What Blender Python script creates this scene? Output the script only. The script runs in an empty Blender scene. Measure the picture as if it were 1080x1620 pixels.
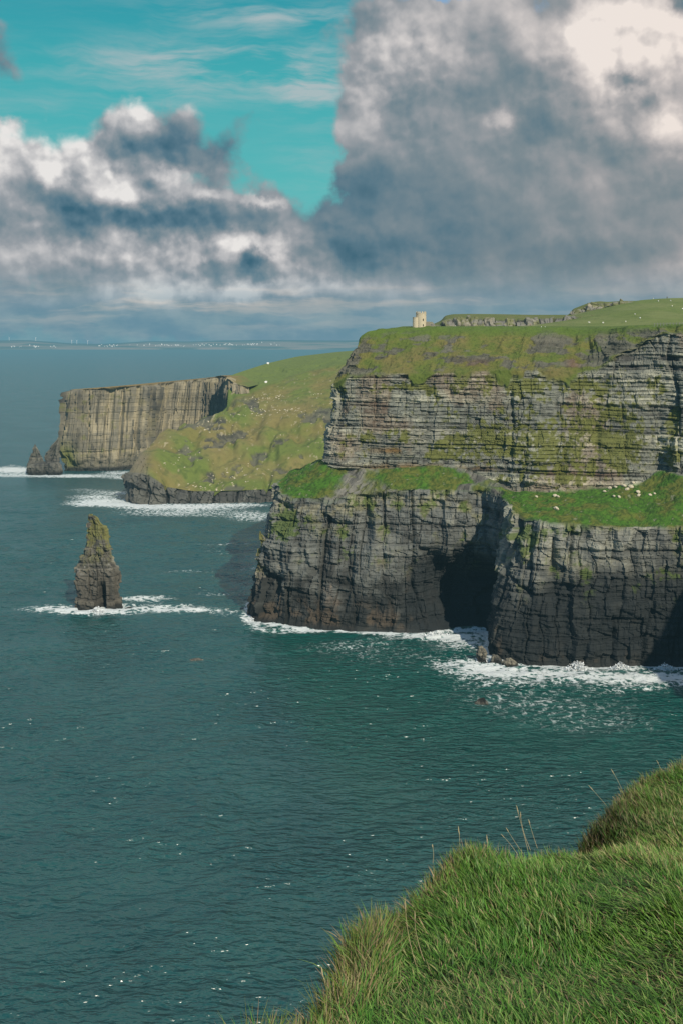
import bpy, bmesh, math, random
import numpy as np
random.seed(7); RNG = np.random.default_rng(11)
SC = bpy.context.scene
COL = SC.collection
F, HOR, CAMZ = 1737.0, 542.0, 190.0     # focal length in photo pixels, horizon row, camera height (m)

def W(px, py, Y):                        # a point seen at (px,py) standing Y metres out
    return ((px-540)/F*Y, Y, CAMZ-(py-HOR)/F*Y)
def SEA(px, py):                         # the same, on the water
    Y = CAMZ*F/(py-HOR)
    return ((px-540)/F*Y, Y, 0.0)

# ------------------------------------------------------------------ noise
def hsh(i, j, k=0, seed=0):
    i = np.asarray(i).astype(np.int64); j = np.asarray(j).astype(np.int64); k = np.asarray(k).astype(np.int64)
    n = (i*374761393 + j*668265263 + k*1440662683 + seed*974634777) & 0xFFFFFFFF
    n = ((n ^ (n >> 13))*1274126177) & 0xFFFFFFFF
    n = ((n ^ (n >> 15))*2246822519) & 0xFFFFFFFF
    n = n ^ (n >> 16)
    return (n/4294967296.0).astype(np.float32)
def vn2(x, y, seed=0):
    x, y = np.broadcast_arrays(x, y)
    i = np.floor(x); j = np.floor(y); fx = x-i; fy = y-j
    fx = fx*fx*(3-2*fx); fy = fy*fy*(3-2*fy)
    a = hsh(i, j, 0, seed); b = hsh(i+1, j, 0, seed); c = hsh(i, j+1, 0, seed); d = hsh(i+1, j+1, 0, seed)
    return (a+(b-a)*fx)*(1-fy) + (c+(d-c)*fx)*fy
def fb2(x, y, oct=4, seed=0):
    s = 0; a = .5; t = 0
    for o in range(oct):
        s = s + a*vn2(x*2**o+o*17.3, y*2**o+o*9.1, seed+o); t += a; a *= .5
    return s/t
def vn3(x, y, z, seed=0):
    i = np.floor(x); j = np.floor(y); k = np.floor(z); fx = x-i; fy = y-j; fz = z-k
    fx = fx*fx*(3-2*fx); fy = fy*fy*(3-2*fy); fz = fz*fz*(3-2*fz)
    r = 0
    for dz in (0, 1):
        a = hsh(i, j, k+dz, seed); b = hsh(i+1, j, k+dz, seed); c = hsh(i, j+1, k+dz, seed); d = hsh(i+1, j+1, k+dz, seed)
        v = (a+(b-a)*fx)*(1-fy) + (c+(d-c)*fx)*fy
        r = r + v*(fz if dz else 1-fz)
    return r
def fb3(x, y, z, oct=4, seed=0):
    s = 0; a = .5; t = 0
    for o in range(oct):
        s = s + a*vn3(x*2**o+o*7.7, y*2**o+3.1*o, z*2**o+o*1.3, seed+o); t += a; a *= .5
    return s/t
def ss(a, b, x):
    t = np.clip((x-a)/(b-a), 0, 1); return t*t*(3-2*t)
def mixc(c, d, m):
    return c*(1-m[..., None]) + np.asarray(d, np.float32)*m[..., None]
def blobs(U, V, lst):
    r = np.zeros_like(U)
    for (a, b, ra, rb, w) in lst:
        r = r + w*np.exp(-((U-a)/ra)**2-((V-b)/rb)**2)
    return r

# ------------------------------------------------------------------ node helpers
class NT:
    def __init__(s, tree): s.t = tree; s.n = tree.nodes; s.l = tree.links
    def new(s, typ, **kw):
        nd = s.n.new(typ)
        for k, v in kw.items(): setattr(nd, k, v)
        return nd
    def put(s, sock, v):
        if isinstance(v, bpy.types.NodeSocket): s.l.new(v, sock)
        elif v is not None: sock.default_value = v
    def math(s, op, a, b=None, c=None, clamp=False):
        nd = s.new('ShaderNodeMath', operation=op, use_clamp=clamp)
        s.put(nd.inputs[0], a)
        if b is not None: s.put(nd.inputs[1], b)
        if c is not None: s.put(nd.inputs[2], c)
        return nd.outputs[0]
    def vm(s, op, a, b=None, out=0):
        nd = s.new('ShaderNodeVectorMath', operation=op)
        s.put(nd.inputs[0], a)
        if b is not None: s.put(nd.inputs[3 if op == 'SCALE' else 1], b)
        return nd.outputs[out]
    def mix(s, fac, a, b, mode='MIX'):
        nd = s.new('ShaderNodeMix', data_type='RGBA', blend_type=mode)
        s.put(nd.inputs[0], fac); s.put(nd.inputs[6], a); s.put(nd.inputs[7], b)
        return nd.outputs[2]
    def noise(s, vec, scale, detail=4, rough=.55, out=0, dims='3D'):
        nd = s.new('ShaderNodeTexNoise', noise_dimensions=dims)
        s.put(nd.inputs['Vector'], vec)
        nd.inputs['Scale'].default_value = scale; nd.inputs['Detail'].default_value = detail; nd.inputs['Roughness'].default_value = rough
        return nd.outputs[out]
    def ramp(s, fac, stops, interp='LINEAR'):
        nd = s.new('ShaderNodeValToRGB'); e = nd.color_ramp; e.interpolation = interp
        while len(e.elements) < len(stops): e.elements.new(.5)
        for el, (p, c) in zip(e.elements, stops):
            el.position = p; el.color = (*c, 1) if len(c) == 3 else c
        s.put(nd.inputs[0], fac); return nd.outputs[0]
    def sstep(s, x, a, b):
        nd = s.new('ShaderNodeMapRange', interpolation_type='SMOOTHSTEP')
        s.put(nd.inputs[0], x); nd.inputs[1].default_value = a; nd.inputs[2].default_value = b
        return nd.outputs[0]

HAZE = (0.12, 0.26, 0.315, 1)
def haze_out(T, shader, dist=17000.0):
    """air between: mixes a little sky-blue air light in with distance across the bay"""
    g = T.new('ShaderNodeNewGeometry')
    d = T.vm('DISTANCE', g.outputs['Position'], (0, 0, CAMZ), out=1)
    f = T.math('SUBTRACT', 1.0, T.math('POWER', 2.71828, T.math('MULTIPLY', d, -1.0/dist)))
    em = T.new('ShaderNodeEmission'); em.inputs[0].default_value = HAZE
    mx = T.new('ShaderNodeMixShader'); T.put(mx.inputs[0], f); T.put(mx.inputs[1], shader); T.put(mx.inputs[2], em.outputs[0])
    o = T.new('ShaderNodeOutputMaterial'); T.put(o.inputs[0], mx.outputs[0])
def newmat(name):
    m = bpy.data.materials.new(name); m.use_nodes = True
    T = NT(m.node_tree)
    for n in list(T.n): T.n.remove(n)
    return m, T
def surf_mat(name, color=None, attr='albedo', nscale=.5, namp=.35, bump=.4, bscale=1.2, rough=.9, haze=True, spec=.25):
    m, T = newmat(name)
    geo = T.new('ShaderNodeNewGeometry')
    if color is None:
        at = T.new('ShaderNodeAttribute', attribute_name=attr); base = at.outputs['Color']
    else:
        base = (*color, 1)
    n1 = T.noise(geo.outputs['Position'], nscale, 6, .65)
    k = T.math('MULTIPLY_ADD', n1, 2*namp, 1-namp)
    kk = T.new('ShaderNodeCombineColor'); [T.put(kk.inputs[i], k) for i in range(3)]
    c = T.mix(1.0, base, kk.outputs[0], 'MULTIPLY')
    p = T.new('ShaderNodeBsdfPrincipled')
    T.put(p.inputs['Base Color'], c); p.inputs['Roughness'].default_value = rough
    p.inputs['Specular IOR Level'].default_value = spec
    if bump:
        b = T.new('ShaderNodeBump'); b.inputs['Strength'].default_value = bump; b.inputs['Distance'].default_value = .6
        T.put(b.inputs['Height'], T.noise(geo.outputs['Position'], bscale, 6, .7)); T.put(p.inputs['Normal'], b.outputs[0])
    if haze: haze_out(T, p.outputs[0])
    else:
        o = T.new('ShaderNodeOutputMaterial'); T.put(o.inputs[0], p.outputs[0])
    return m

# ------------------------------------------------------------------ mesh helpers
def link(name, me, mat=None, parent=None):
    o = bpy.data.objects.new(name, me); COL.objects.link(o)
    if mat is not None and me is not None:
        me.materials.clear(); me.materials.append(mat)
    if parent: o.parent = parent
    return o
def tag(o, label=None, cat=None, group=None, kind=None):
    if label: o['label'] = label
    if cat: o['category'] = cat
    if group: o['group'] = group
    if kind: o['kind'] = kind
    return o
def grid_mesh(name, P, color=None, smooth=False, extra=None, wrap=False):
    nu, nv = P.shape[:2]
    me = bpy.data.meshes.new(name)
    n = nu*nv
    idx = np.arange(n, dtype=np.int32).reshape(nu, nv)
    if wrap: idx = np.vstack([idx, idx[:1]])
    q = np.stack([idx[:-1, :-1], idx[1:, :-1], idx[1:, 1:], idx[:-1, 1:]], -1).reshape(-1, 4)
    me.vertices.add(n); me.vertices.foreach_set('co', P.astype(np.float32).ravel())
    me.loops.add(q.size); me.loops.foreach_set('vertex_index', q.ravel())
    me.polygons.add(len(q)); me.polygons.foreach_set('loop_start', np.arange(len(q), dtype=np.int32)*4)
    me.polygons.foreach_set('use_smooth', np.full(len(q), smooth))
    if color is not None:
        a = me.attributes.new('albedo', 'FLOAT_COLOR', 'POINT')
        c4 = np.ones((n, 4), np.float32); c4[:, :3] = color.reshape(-1, 3); a.data.foreach_set('color', c4.ravel())
    for k, v in (extra or {}).items():
        a = me.attributes.new(k, 'FLOAT', 'POINT'); a.data.foreach_set('value', v.astype(np.float32).ravel())
    me.update(calc_edges=True)
    return me
def poly_mesh(name, V, Fc, smooth=False):
    me = bpy.data.meshes.new(name); me.from_pydata([tuple(map(float, v)) for v in V], [], Fc)
    if smooth: me.polygons.foreach_set('use_smooth', [True]*len(me.polygons))
    me.update(); return me

def sheet(stations, seg_v, du, smooth_m=5.0, row_weights=None):
    """stations: (S,R,3) control points -> dense grid (nu,nv,3), arclength s, row param t"""
    A = np.array(stations, np.float64)
    rows = row_weights or [0, 1]
    seg = np.linalg.norm(np.diff(A[:, rows].mean(1), axis=0), axis=1)
    L = np.concatenate([[0], np.cumsum(seg)])
    s = np.arange(0, L[-1], du)
    R = A.shape[1]
    G = np.stack([np.stack([np.interp(s, L, A[:, r, c]) for c in range(3)], -1) for r in range(R)], 1)   # nu,R,3
    k = max(1, int(smooth_m/du)); ker = np.hanning(2*k+3)[1:-1]; ker /= ker.sum()
    pad = len(ker)//2
    for r in range(R):
        for c in range(3):
            e = G[:, r, c]
            e = np.concatenate([2*e[0]-e[1:pad+1][::-1], e, 2*e[-1]-e[-pad-1:-1][::-1]])
            G[:, r, c] = np.convolve(e, ker, 'valid')
    tt = np.concatenate([r+np.arange(n)/n for r, n in enumerate(seg_v)]+[[R-1]])
    P = np.empty((len(s), len(tt), 3), np.float32)
    i0 = np.minimum(np.floor(tt).astype(int), R-2); f = (tt-i0)[None, :, None]
    P[:] = G[:, i0]*(1-f)+G[:, i0+1]*f
    return P, np.repeat(s[:, None], len(tt), 1).astype(np.float32), np.repeat(tt[None], len(s), 0).astype(np.float32), L
def normals(P):
    du = np.gradient(P, axis=0); dv = np.gradient(P, axis=1)
    N = np.cross(du, dv); N /= (np.linalg.norm(N, axis=-1, keepdims=True)+1e-9)
    return N
def proj(P):
    Y = np.maximum(P[..., 1], 1)
    return 540+F*P[..., 0]/Y, HOR+F*(CAMZ-P[..., 2])/Y

def strata(s, z, seed, scales, dip=.006):
    zt = z + 4.0*(vn2(s/95, z/110, seed)-.5) + 1.2*(vn2(s/22, z/30, seed+3)-.5) + dip*s
    disp = 0; tone = 0; crk = 0
    for n, (h, w, a) in enumerate(scales):
        zz = zt/h + .9*vn2(zt/(h*2.7), s/(w*14), seed+n*5) + .12*vn2(s/(w*.7), zt/h, seed+n*9)
        Lr = np.floor(zz)
        wl = w*(.45+1.4*hsh(Lr, 3, n, seed))
        sw = s/wl + 50*hsh(Lr, 7, n, seed) + .35*vn2(s/wl*1.7, Lr*3.3, seed+2)
        B = np.floor(sw); r = hsh(Lr, B, n, seed); rl = hsh(Lr, 1, n, seed)
        f1 = zz-Lr; f2 = sw-B
        c = np.maximum(ss(.17, .02, f1)*.9, ss(.07, .0, f2)*.8*(r > .35))
        lmod = .55+.9*vn2(s/60, Lr*1.7, seed+31)
        disp = disp + a*((r-.5)*.75 + (rl-.5)*1.15*lmod + (f2-.5)*(hsh(Lr, B, n+9, seed)-.5)*.5) - a*.45*c
        tone = tone + (rl-.5)*(.9, .6, .35)[min(n, 2)] + (r-.5)*(.3, .35, .3)[min(n, 2)]
        crk = np.maximum(crk, c*(.9, .7, .5)[min(n, 2)])
    crk = crk*(.3+.7*ss(.35, .6, vn2(s/14+z/30, z/7, seed+77)))
    return disp, tone, crk
def columns(s, z, seed, scales, lk=1.0):
    disp = 0; tone = 0; crk = 0
    for n, (w, h, a) in enumerate(scales):
        lean = (vn2(s/(w*3), z/(h*.8), seed+n)-.5)*w*1.5/w + .4*(vn2(s/w*.5, z/(h*.25), seed+n+4)-.5)
        sw = s/w + lean*lk
        B = np.floor(sw); f = sw-B
        zz = z/(h*(.5+hsh(B, 2, n, seed))) + 9*hsh(B, 4, n, seed) + .16*f
        Z = np.floor(zz); g = zz-Z
        r = hsh(B, Z, n, seed); r2 = hsh(B, Z, n+7, seed)
        c = ss(.14, 0, f)*(r2 > (.25, .4, .6)[min(n, 2)])
        c2 = ss(.09, 0, g)*.6*(r > (.2, .5, .6)[min(n, 2)])
        disp = disp + a*((r-.5)+(f-.5)*(r2-.5)*1.3+(.5-g)*.35) - a*.6*np.maximum(c, c2)
        tone = tone + (r-.5)*.4
        crk = np.maximum(crk, np.maximum(c, c2)*(.9, .7, .5)[min(n, 2)])
    crk = crk*(.25+.75*ss(.4, .62, vn2(s/9, z/16+s/40, seed+78)))
    return disp, tone, crk

PALE = (.34, .31, .23); GREY = (.17, .165, .14); DARK = (.055, .055, .05); WET = (.016, .018, .017)
LICH = (.19, .18, .055); OLIVE = (.105, .125, .022); GREEN = (.055, .135, .014); HEATH = (.16, .10, .04); TAN = (.26, .20, .11)

def rockcol(tone, crk, dark_bias=0, pale=PALE, grey=GREY):
    c = np.zeros(tone.shape+(3,), np.float32)+np.array(grey, np.float32)
    c = mixc(c, pale, ss(0, .65, tone-dark_bias))
    c = mixc(c, DARK, ss(-.05, -.65, tone-dark_bias))
    return mixc(c, (.02, .02, .018), np.clip(crk, 0, 1)*.6)

M_ROCK = surf_mat('cliff_rock', nscale=.45, namp=.38, bump=.55, bscale=1.1, rough=.88)
M_FAR = surf_mat('far_cliff_rock', nscale=.12, namp=.3, bump=.5, bscale=.4)
M_FIELD = surf_mat('pasture', nscale=.06, namp=.3, bump=.35, bscale=.5)

# ------------------------------------------------------------------ main headland
def w(x, y, z): return (x, y, z)
MAIN = [
 [w(-18,960,-4), w(0,955,90), w(18,950,104), w(32,945,166), w(52,940,200), w(120,1000,203)],
 [w(-50,850,-4), w(-40,852,90), w(-3,850,103), w(5,850,167), w(30,850,199), w(80,920,203)],
 [(-66,785,-4), W(440,766,795), W(519,724,812), W(532,600,815), W(585,524,828), w(60,890,203)],
 [(-64.5,758,-4), W(436,765,772), W(514,724,787), W(525,612,792), W(570,535,803), w(52,880,203)],
 [(-59,745,-4), W(440,780,752), W(516,732,768), W(531,604,778), W(581,525,806), w(48,875,203)],
 [(-47,737,-4), W(462,788,741), W(530,740,759), W(550,596,769), W(600,521.5,812), w(60,870,203)],
 [(-17,726,-4), W(530,789,733), W(578,741,752), W(595,593,763), W(642,519,820), w(75,870,203)],
 [(14,721,-4), W(588,779,729), W(632,738,748), W(650,592,758), W(690,518,822), w(90,870,203)],
 [(41,717,-4), W(648,776,727), W(688,735,745), W(698,590,755), W(738,518,822), w(110,870,203)],
 [(67,722,-4), W(705,775,729), W(738,738,742), W(745,589,752), W(788,518.5,822), w(130,870,203)],
 [(92,727,-4), W(768,778,731), W(786,762,738), W(792,587,750), W(835,519,822), w(150,870,203)],
 [(95,700,-4), W(797,788,700), W(812,778,728), W(828,586,748), W(862,520,822), w(165,870,203)],
 [(88.5,672,-4), W(812,812,672), W(838,777,722), W(852,586,747), W(885,520.5,822), w(175,870,203)],
 [(95,655,-4), W(830,822,660), W(872,777,718), W(884,588,746), W(912,521,818), w(185,870,203)],
 [(110,645,-4), W(868,826,654), W(905,774,715), W(915,590,745), W(938,520.5,812), w(195,870,203)],
 [(134,640,-4), W(922,831,650), W(950,770,713), W(950,582,744), W(962,519.5,800), w(205,870,203)],
 [(163,639,-4), W(990,835,649), W(1005,765,713), W(985,552,741), W(995,517.5,775), w(215,870,203)],
 [(184,642,-4), W(1042,838,649), W(1045,740,722), W(1036,528,733), W(1040,515.5,765), w(225,870,203.5)],
 [(197,640,-4), W(1080,839,647), W(1072,748,702), W(1072,526,727), W(1078,513.5,745), w(240,870,204)],
 [(222,640,-4), W(1160,842,646), W(1130,756,698), W(1122,524,720), W(1150,510,735), w(270,860,204)],
 [(262,632,-4), w(266,640,80), w(270,668,94), w(276,680,192), w(286,700,203), w(330,830,205)],
]
def build_main():
    P, s, t, L = sheet(MAIN, [230, 70, 175, 100, 30], .42, 5.0, [1, 3])
    N = normals(P)
    mid = N[len(N)//2, 60:200].mean(0)
    if mid[1] > 0: N = -N
    z = P[..., 2].copy()
    x0, y0 = P[..., 0].copy(), P[..., 1].copy()
    U, V = proj(P)
    # wobble the row parameter so the limits of rock and turf are ragged
    tw = t + .16*(fb2(s/22, z/14, 4, 3)-.5)
    lower = ss(1.04, .98, tw); upper = ss(1.93, 2.0, tw)*ss(3.02, 2.95, t + .42*np.maximum(fb2(s/13, z/24, 4, 9)-.46, -.04) + .05*(fb2(s/3, z/3, 2, 10)-.5))
    prom = ss(60, 78, x0)*ss(728, 690, y0)*lower
    lowcol, lt, lc = columns(s, z, 5, [(19, 60, 5.5), (6.8, 17, 3.0), (2.7, 7, 1.1)], .42)
    lst, l2t, l2c = strata(s, z, 8, [(12, 30, 1.8), (4, 9, 1.2), (1.5, 4, .6)])
    ust, ut, uc = strata(s, z, 21, [(8.5, 26, 2.5), (2.7, 8, 1.6), (1.1, 3.0, .8)], dip=.004)
    ucol, uct, ucc = columns(s, z, 33, [(38, 45, 2.0), (11, 12, 1.5)], .3)
    rough = (fb3(x0/35, y0/35, z/45, 3, 2)-.5)*9
    fine = (fb3(x0/3.0, y0/3.0, z/3.0, 3, 4)-.5)
    fade_top = ss(0, .12, t)
    H = N.copy(); H[..., 2] *= .15; H /= np.linalg.norm(H, axis=-1, keepdims=True)
    # left nose corner of the upper cliff kept crisp, alcoves carved where the photo has them
    alc = blobs(U, V, [(577, 832, 11, 30, 7), (590, 960, 7, 30, 4), (497, 930, 6, 40, 3), (472, 880, 5, 40, 2.5), (545, 752, 20, 10, 4), (430, 960, 8, 40, 3), (548, 885, 5, 60, 2.5), (606, 880, 5, 30, 2.5), (872, 880, 7, 60, 3.5), (838, 900, 4, 60, 3), (800,870,5,60,2.5),(1000, 900, 8, 30, 3)])*(t < 1.1)
    cave = blobs(U, V, [(718, 935, 62, 58, 22), (750, 980, 40, 70, 12)])*(t < 1)*(y0 > 705)
    notch = blobs(U, V, [(807, 655, 3.5, 55, 3.5), (672, 690, 10, 18, 2), (1062, 650, 14, 60, 5), (1000, 545, 22, 28, 5), (712, 620, 5, 15, 2), (928, 545, 5, 16, 4), (535, 600, 8, 50, 2.0), (945,690,5,60,2),(880,655,4,30,1.5)])*(upper > 0)
    notch2 = blobs(U, V, [(928, 548, 5, 14, 4), (1000, 548, 20, 22, 5)])*ss(2.9, 3.1, t)
    jag = (np.abs(fb3(x0/13, y0/13, z/22, 4, 14)-.5)*-2+.25)*6.0
    D = lower*(lowcol*.85 + lst + jag + rough*.9 - alc - cave) + upper*(ust*1.0 + ucol + rough*.9 + (fb3(x0/11, y0/11, z/13, 3, 19)-.5)*5.0 - notch)
    D = D + (1-np.maximum(lower, upper))*((fb3(x0/14, y0/14, z/14, 5, 12)-.5)*5.5 - notch2) + fine*1.1
    # broken rock outcrops on the turf slope above the cliff
    gs = ss(2.95, 3.1, t)*ss(4.05, 3.7, t)
    gul = 1-np.abs(fb2(s/16+z/60, z/28, 5, 40)*2-1)*2
    oc_n = fb2(s/13, z/4.5, 5, 41)
    slope_right = blobs(U, V, [(890, 545, 55, 22, .22), (960, 550, 55, 30, .16), (820, 575, 60, 12, .12), (740, 565, 60, 12, .14), (560, 570, 16, 30, .22), (600, 545, 60, 12, .06), (1040, 535, 60, 25, .3), (700, 572, 60, 10, .1)])
    outc = ss(.60, .70, oc_n + slope_right)*gs
    D = D + gs*(ss(.2, .9, gul)*-2.0) + outc*(ust*.55+.5)
    Q = P + H*(D*fade_top*ss(5.0, 4.2, t))[..., None]
    Q[..., 2] += ((1-np.maximum(lower, upper))*((fb3(x0/6, y0/6, z/6, 3, 44)-.5)*2.2+(fb3(x0/1.6, y0/1.6, z/1.6, 2, 45)-.5)*1.3) + (ss(1.0, 1.1, t)*ss(2.0, 1.8, t))*(fb2(s/18, t*3, 3, 46)-.5)*7)*ss(4.0, 3.8, t)
    Q[..., 2] += ss(3.9, 4.0, t)*ss(5.0, 4.4, t)*(fb2(s/25, t*2, 3, 47)-.5)*.8
    # ---- colour
    n1 = fb3(x0/9, y0/9, z/9, 5, 60); n2 = fb3(x0/2.2, y0/2.2, z/2.2, 3, 61); n3 = fb3(x0/40, y0/40, z/40, 3, 62)
    c_low = rockcol(lt*.8+l2t*.35+(n1-.5)*1.0-.12+.28*ss(40, 90, z)+.34*prom*ss(30,70,z), np.maximum(lc*.5, l2c*.5), pale=(.31, .31, .25), grey=(.135, .142, .128))
    c_low = mixc(c_low, (.20, .125, .07), ss(.62, .75, n1)*ss(80, 30, z)*.35)
    c_low = mixc(c_low, LICH, ss(.52, .68, n1)*ss(35, 80, z)*.45)
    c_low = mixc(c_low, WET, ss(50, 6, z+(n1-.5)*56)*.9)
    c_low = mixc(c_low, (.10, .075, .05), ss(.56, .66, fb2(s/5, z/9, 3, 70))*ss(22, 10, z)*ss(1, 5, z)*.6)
    c_low = mixc(c_low, (.016, .020, .021), np.clip(blobs(U, V, [(720, 945, 62, 62, 1.5), (680, 950, 44, 56, 1.1), (1020, 1000, 150, 50, 1.0), (735, 890, 30, 30, .9), (1000, 960, 110, 60, 1.0), (885, 975, 70, 60, 1.0), (960, 925, 70, 26, .4), (840, 1010, 40, 40, .7), (1090, 900, 60, 60, .6)]), 0, 1)*ss(.22, .46, n1+.14)*.92)  # dark wet rock, plus cave and promontory shade painted into its colour
    band = ss(.86, .9, t+.02*(n2-.5))*ss(.965, .95, t)*ss(90,60,x0)
    c_low = mixc(c_low, (.30, .28, .18), band*.55*ss(.3, .6, n2))
    c_up = rockcol(ut*.95+uct*.5+(n1-.5)*1.1+.16+.20*ss(110,135,z)*ss(165,150,z), np.maximum(uc,ucc*.6), pale=(.40, .395, .30), grey=(.18, .188, .155))
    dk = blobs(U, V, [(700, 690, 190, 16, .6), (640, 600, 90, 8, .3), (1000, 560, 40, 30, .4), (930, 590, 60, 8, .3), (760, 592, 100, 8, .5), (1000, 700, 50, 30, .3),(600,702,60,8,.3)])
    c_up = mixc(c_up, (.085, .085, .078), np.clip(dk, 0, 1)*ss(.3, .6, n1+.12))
    c_up = mixc(c_up, (.27, .16, .09), ss(.64, .74, n3+.1*n2)*.3)
    mossf = blobs(U, V, [(870, 735, 90, 45, .34), (770, 690, 60, 30, .30), (1000, 650, 60, 60, .12), (900, 660, 60, 60, .14), (800, 640, 60, 40, .10), (980, 700, 50, 50, .22), (700, 700, 60, 14, .16), (640, 612, 110, 9, .26), (600, 690, 60, 14, .18), (690, 722, 60, 8, .3), (900, 610, 120, 14, .2), (720, 640, 70, 14, .06), (540, 640, 12, 60, .16), (1060, 700, 25, 60, .3), (760,600,90,10,.2)])
    led = ss(.02, .3, ut*0+np.gradient(D, axis=1)*-1)
    moss = ss(.635, .73, n1*.55+.45*n2 + mossf*.8)*upper
    c_up = mixc(c_up, (.115, .125, .026), moss*.92)
    brown = np.clip(blobs(U, V, [(640, 740, 70, 6, 1), (620, 713, 35, 5, 1), (745, 742, 50, 4, .6)]), 0, 1)
    c_up = mixc(c_up, HEATH, brown*ss(.35, .55, n1))
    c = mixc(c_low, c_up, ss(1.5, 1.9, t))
    # turf
    gcol = np.zeros_like(c)+np.array((.052, .130, .013), np.float32)
    gcol = mixc(gcol, (.10, .115, .022), ss(.42, .62, n1))
    gcol = mixc(gcol, (.035, .075, .012), ss(.58, .7, n2)*.7)
    gcol = mixc(gcol, (.02, .05, .008), ss(.5, .62, fb3(x0/1.3, y0/1.3, z/1.3, 2, 66))*.6)
    gcol = mixc(gcol, (.30, .28, .2), ss(.74, .80, n2)*.5)
    sl = mixc(np.zeros_like(c)+np.array((.130, .125, .032), np.float32), (.085, .115, .020), ss(.42, .6, n3*.5+n1*.5))
    sl = mixc(sl, (.14, .115, .045), ss(.55, .7, fb2(s/30, z/10, 4, 63))*.6)
    sl = mixc(sl, (.04, .07, .012), ss(.58, .7, n2)*.5)
    sl = mixc(sl, (.075, .12, .018), ss(3.75, 3.95, t))
    gcol = mixc(gcol, sl, ss(2.6, 3.0, t))
    oc_c = rockcol(ut*.6+(n1-.5)-.15, uc, pale=(.22, .20, .15), grey=(.12, .115, .095))
    gcol = mixc(gcol, oc_c, outc*.85)
    gcol = mixc(gcol, (.17, .06, .03), np.clip(blobs(U, V, [(905, 573, 12, 12, .5), (752, 575, 30, 8, .4)]), 0, 1)*n1*1.4)
    # on the bench, rock columns show between the green patches
    bench = ss(.97, 1.04, tw)*ss(2.02, 1.95, tw)
    gb = blobs(U, V, [(478, 762, 52, 30, 1), (520, 740, 25, 20, .6), (665, 756, 82, 20, 1.05), (960, 800, 190, 40, 1.3), (1050, 760, 60, 35, 1), (850, 800, 30, 30, 1), (1130, 800, 120, 60, 1)]) + (t > 1)*(x0 > 230) + .25*ss(860, 900, y0)
    greeny = ss(.30, .52, gb+(n1-.5)*.75)
    bare = mixc(rockcol(lt*.8+(n1-.5)*.8-.05, lc, pale=(.25, .24, .19)), OLIVE, ss(.5, .62, n1*.5+n2*.5)*.6)
    gcol = mixc(gcol, bare, bench*(1-greeny))
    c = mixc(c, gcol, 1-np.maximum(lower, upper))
    lowmoss = ss(.60, .69, n1*.6+n2*.4+blobs(U, V, [(456, 830, 22, 25, .3), (830, 850, 20, 20, .25), (545, 870, 14, 20, .22), (640, 800, 60, 8, .12), (870,840,60,8,.2)]))*lower*ss(30, 60, z)
    c = mixc(c, (.075, .115, .02), lowmoss*.8)
    # bare-bench columns get their relief
    Q = Q + H*(bench*(1-greeny)*(lowcol*.45))[..., None]
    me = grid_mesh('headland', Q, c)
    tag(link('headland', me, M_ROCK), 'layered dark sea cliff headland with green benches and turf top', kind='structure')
    return Q, L
MAINQ, _ = build_main()

# ------------------------------------------------------------------ the coast that runs round the bay, out of the frame, to the near cliff
BAY = [
 [w(262,632,-4), w(266,640,80), w(270,668,94), w(276,680,192), w(286,700,203)],
 [w(275,585,-4), w(281,590,80), w(292,600,94), w(298,605,192), w(318,620,203)],
 [w(262,500,-4), w(268,500,80), w(282,500,94), w(288,500,190), w(310,500,202)],
 [w(262,400,-4), w(270,396,80), w(284,388,92), w(292,384,186), w(316,375,197)],
 [w(278,250,-4), w(286,244,70), w(300,232,84), w(306,228,182), w(330,210,192)],
 [w(185,125,-4), w(192,117,70), w(204,104,84), w(210,98,178), w(230,76,188)],
 [w(85,62,-4), w(90,54,70), w(98,44,84), w(102,38,176), w(120,14,184)],
 [w(25,36,-4), w(27,32,70), w(29,26,84), w(31,22,172), w(38,10,182.5)],
 [w(-14,30,-4), w(-11,26,70), w(-5,20,84), w(-1,15,172), w(6,3,182)],
 [w(-40,5,-4), w(-34,2,70), w(-24,-3,84), w(-14,-6,172), w(-4,-14,182)],
 [w(-90,-80,-4), w(-82,-82,70), w(-70,-86,84), w(-60,-90,174), w(-30,-100,184)],
 [w(-150,-220,-4), w(-140,-222,70), w(-125,-225,84), w(-115,-228,174), w(-60,-240,186)],
]
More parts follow.
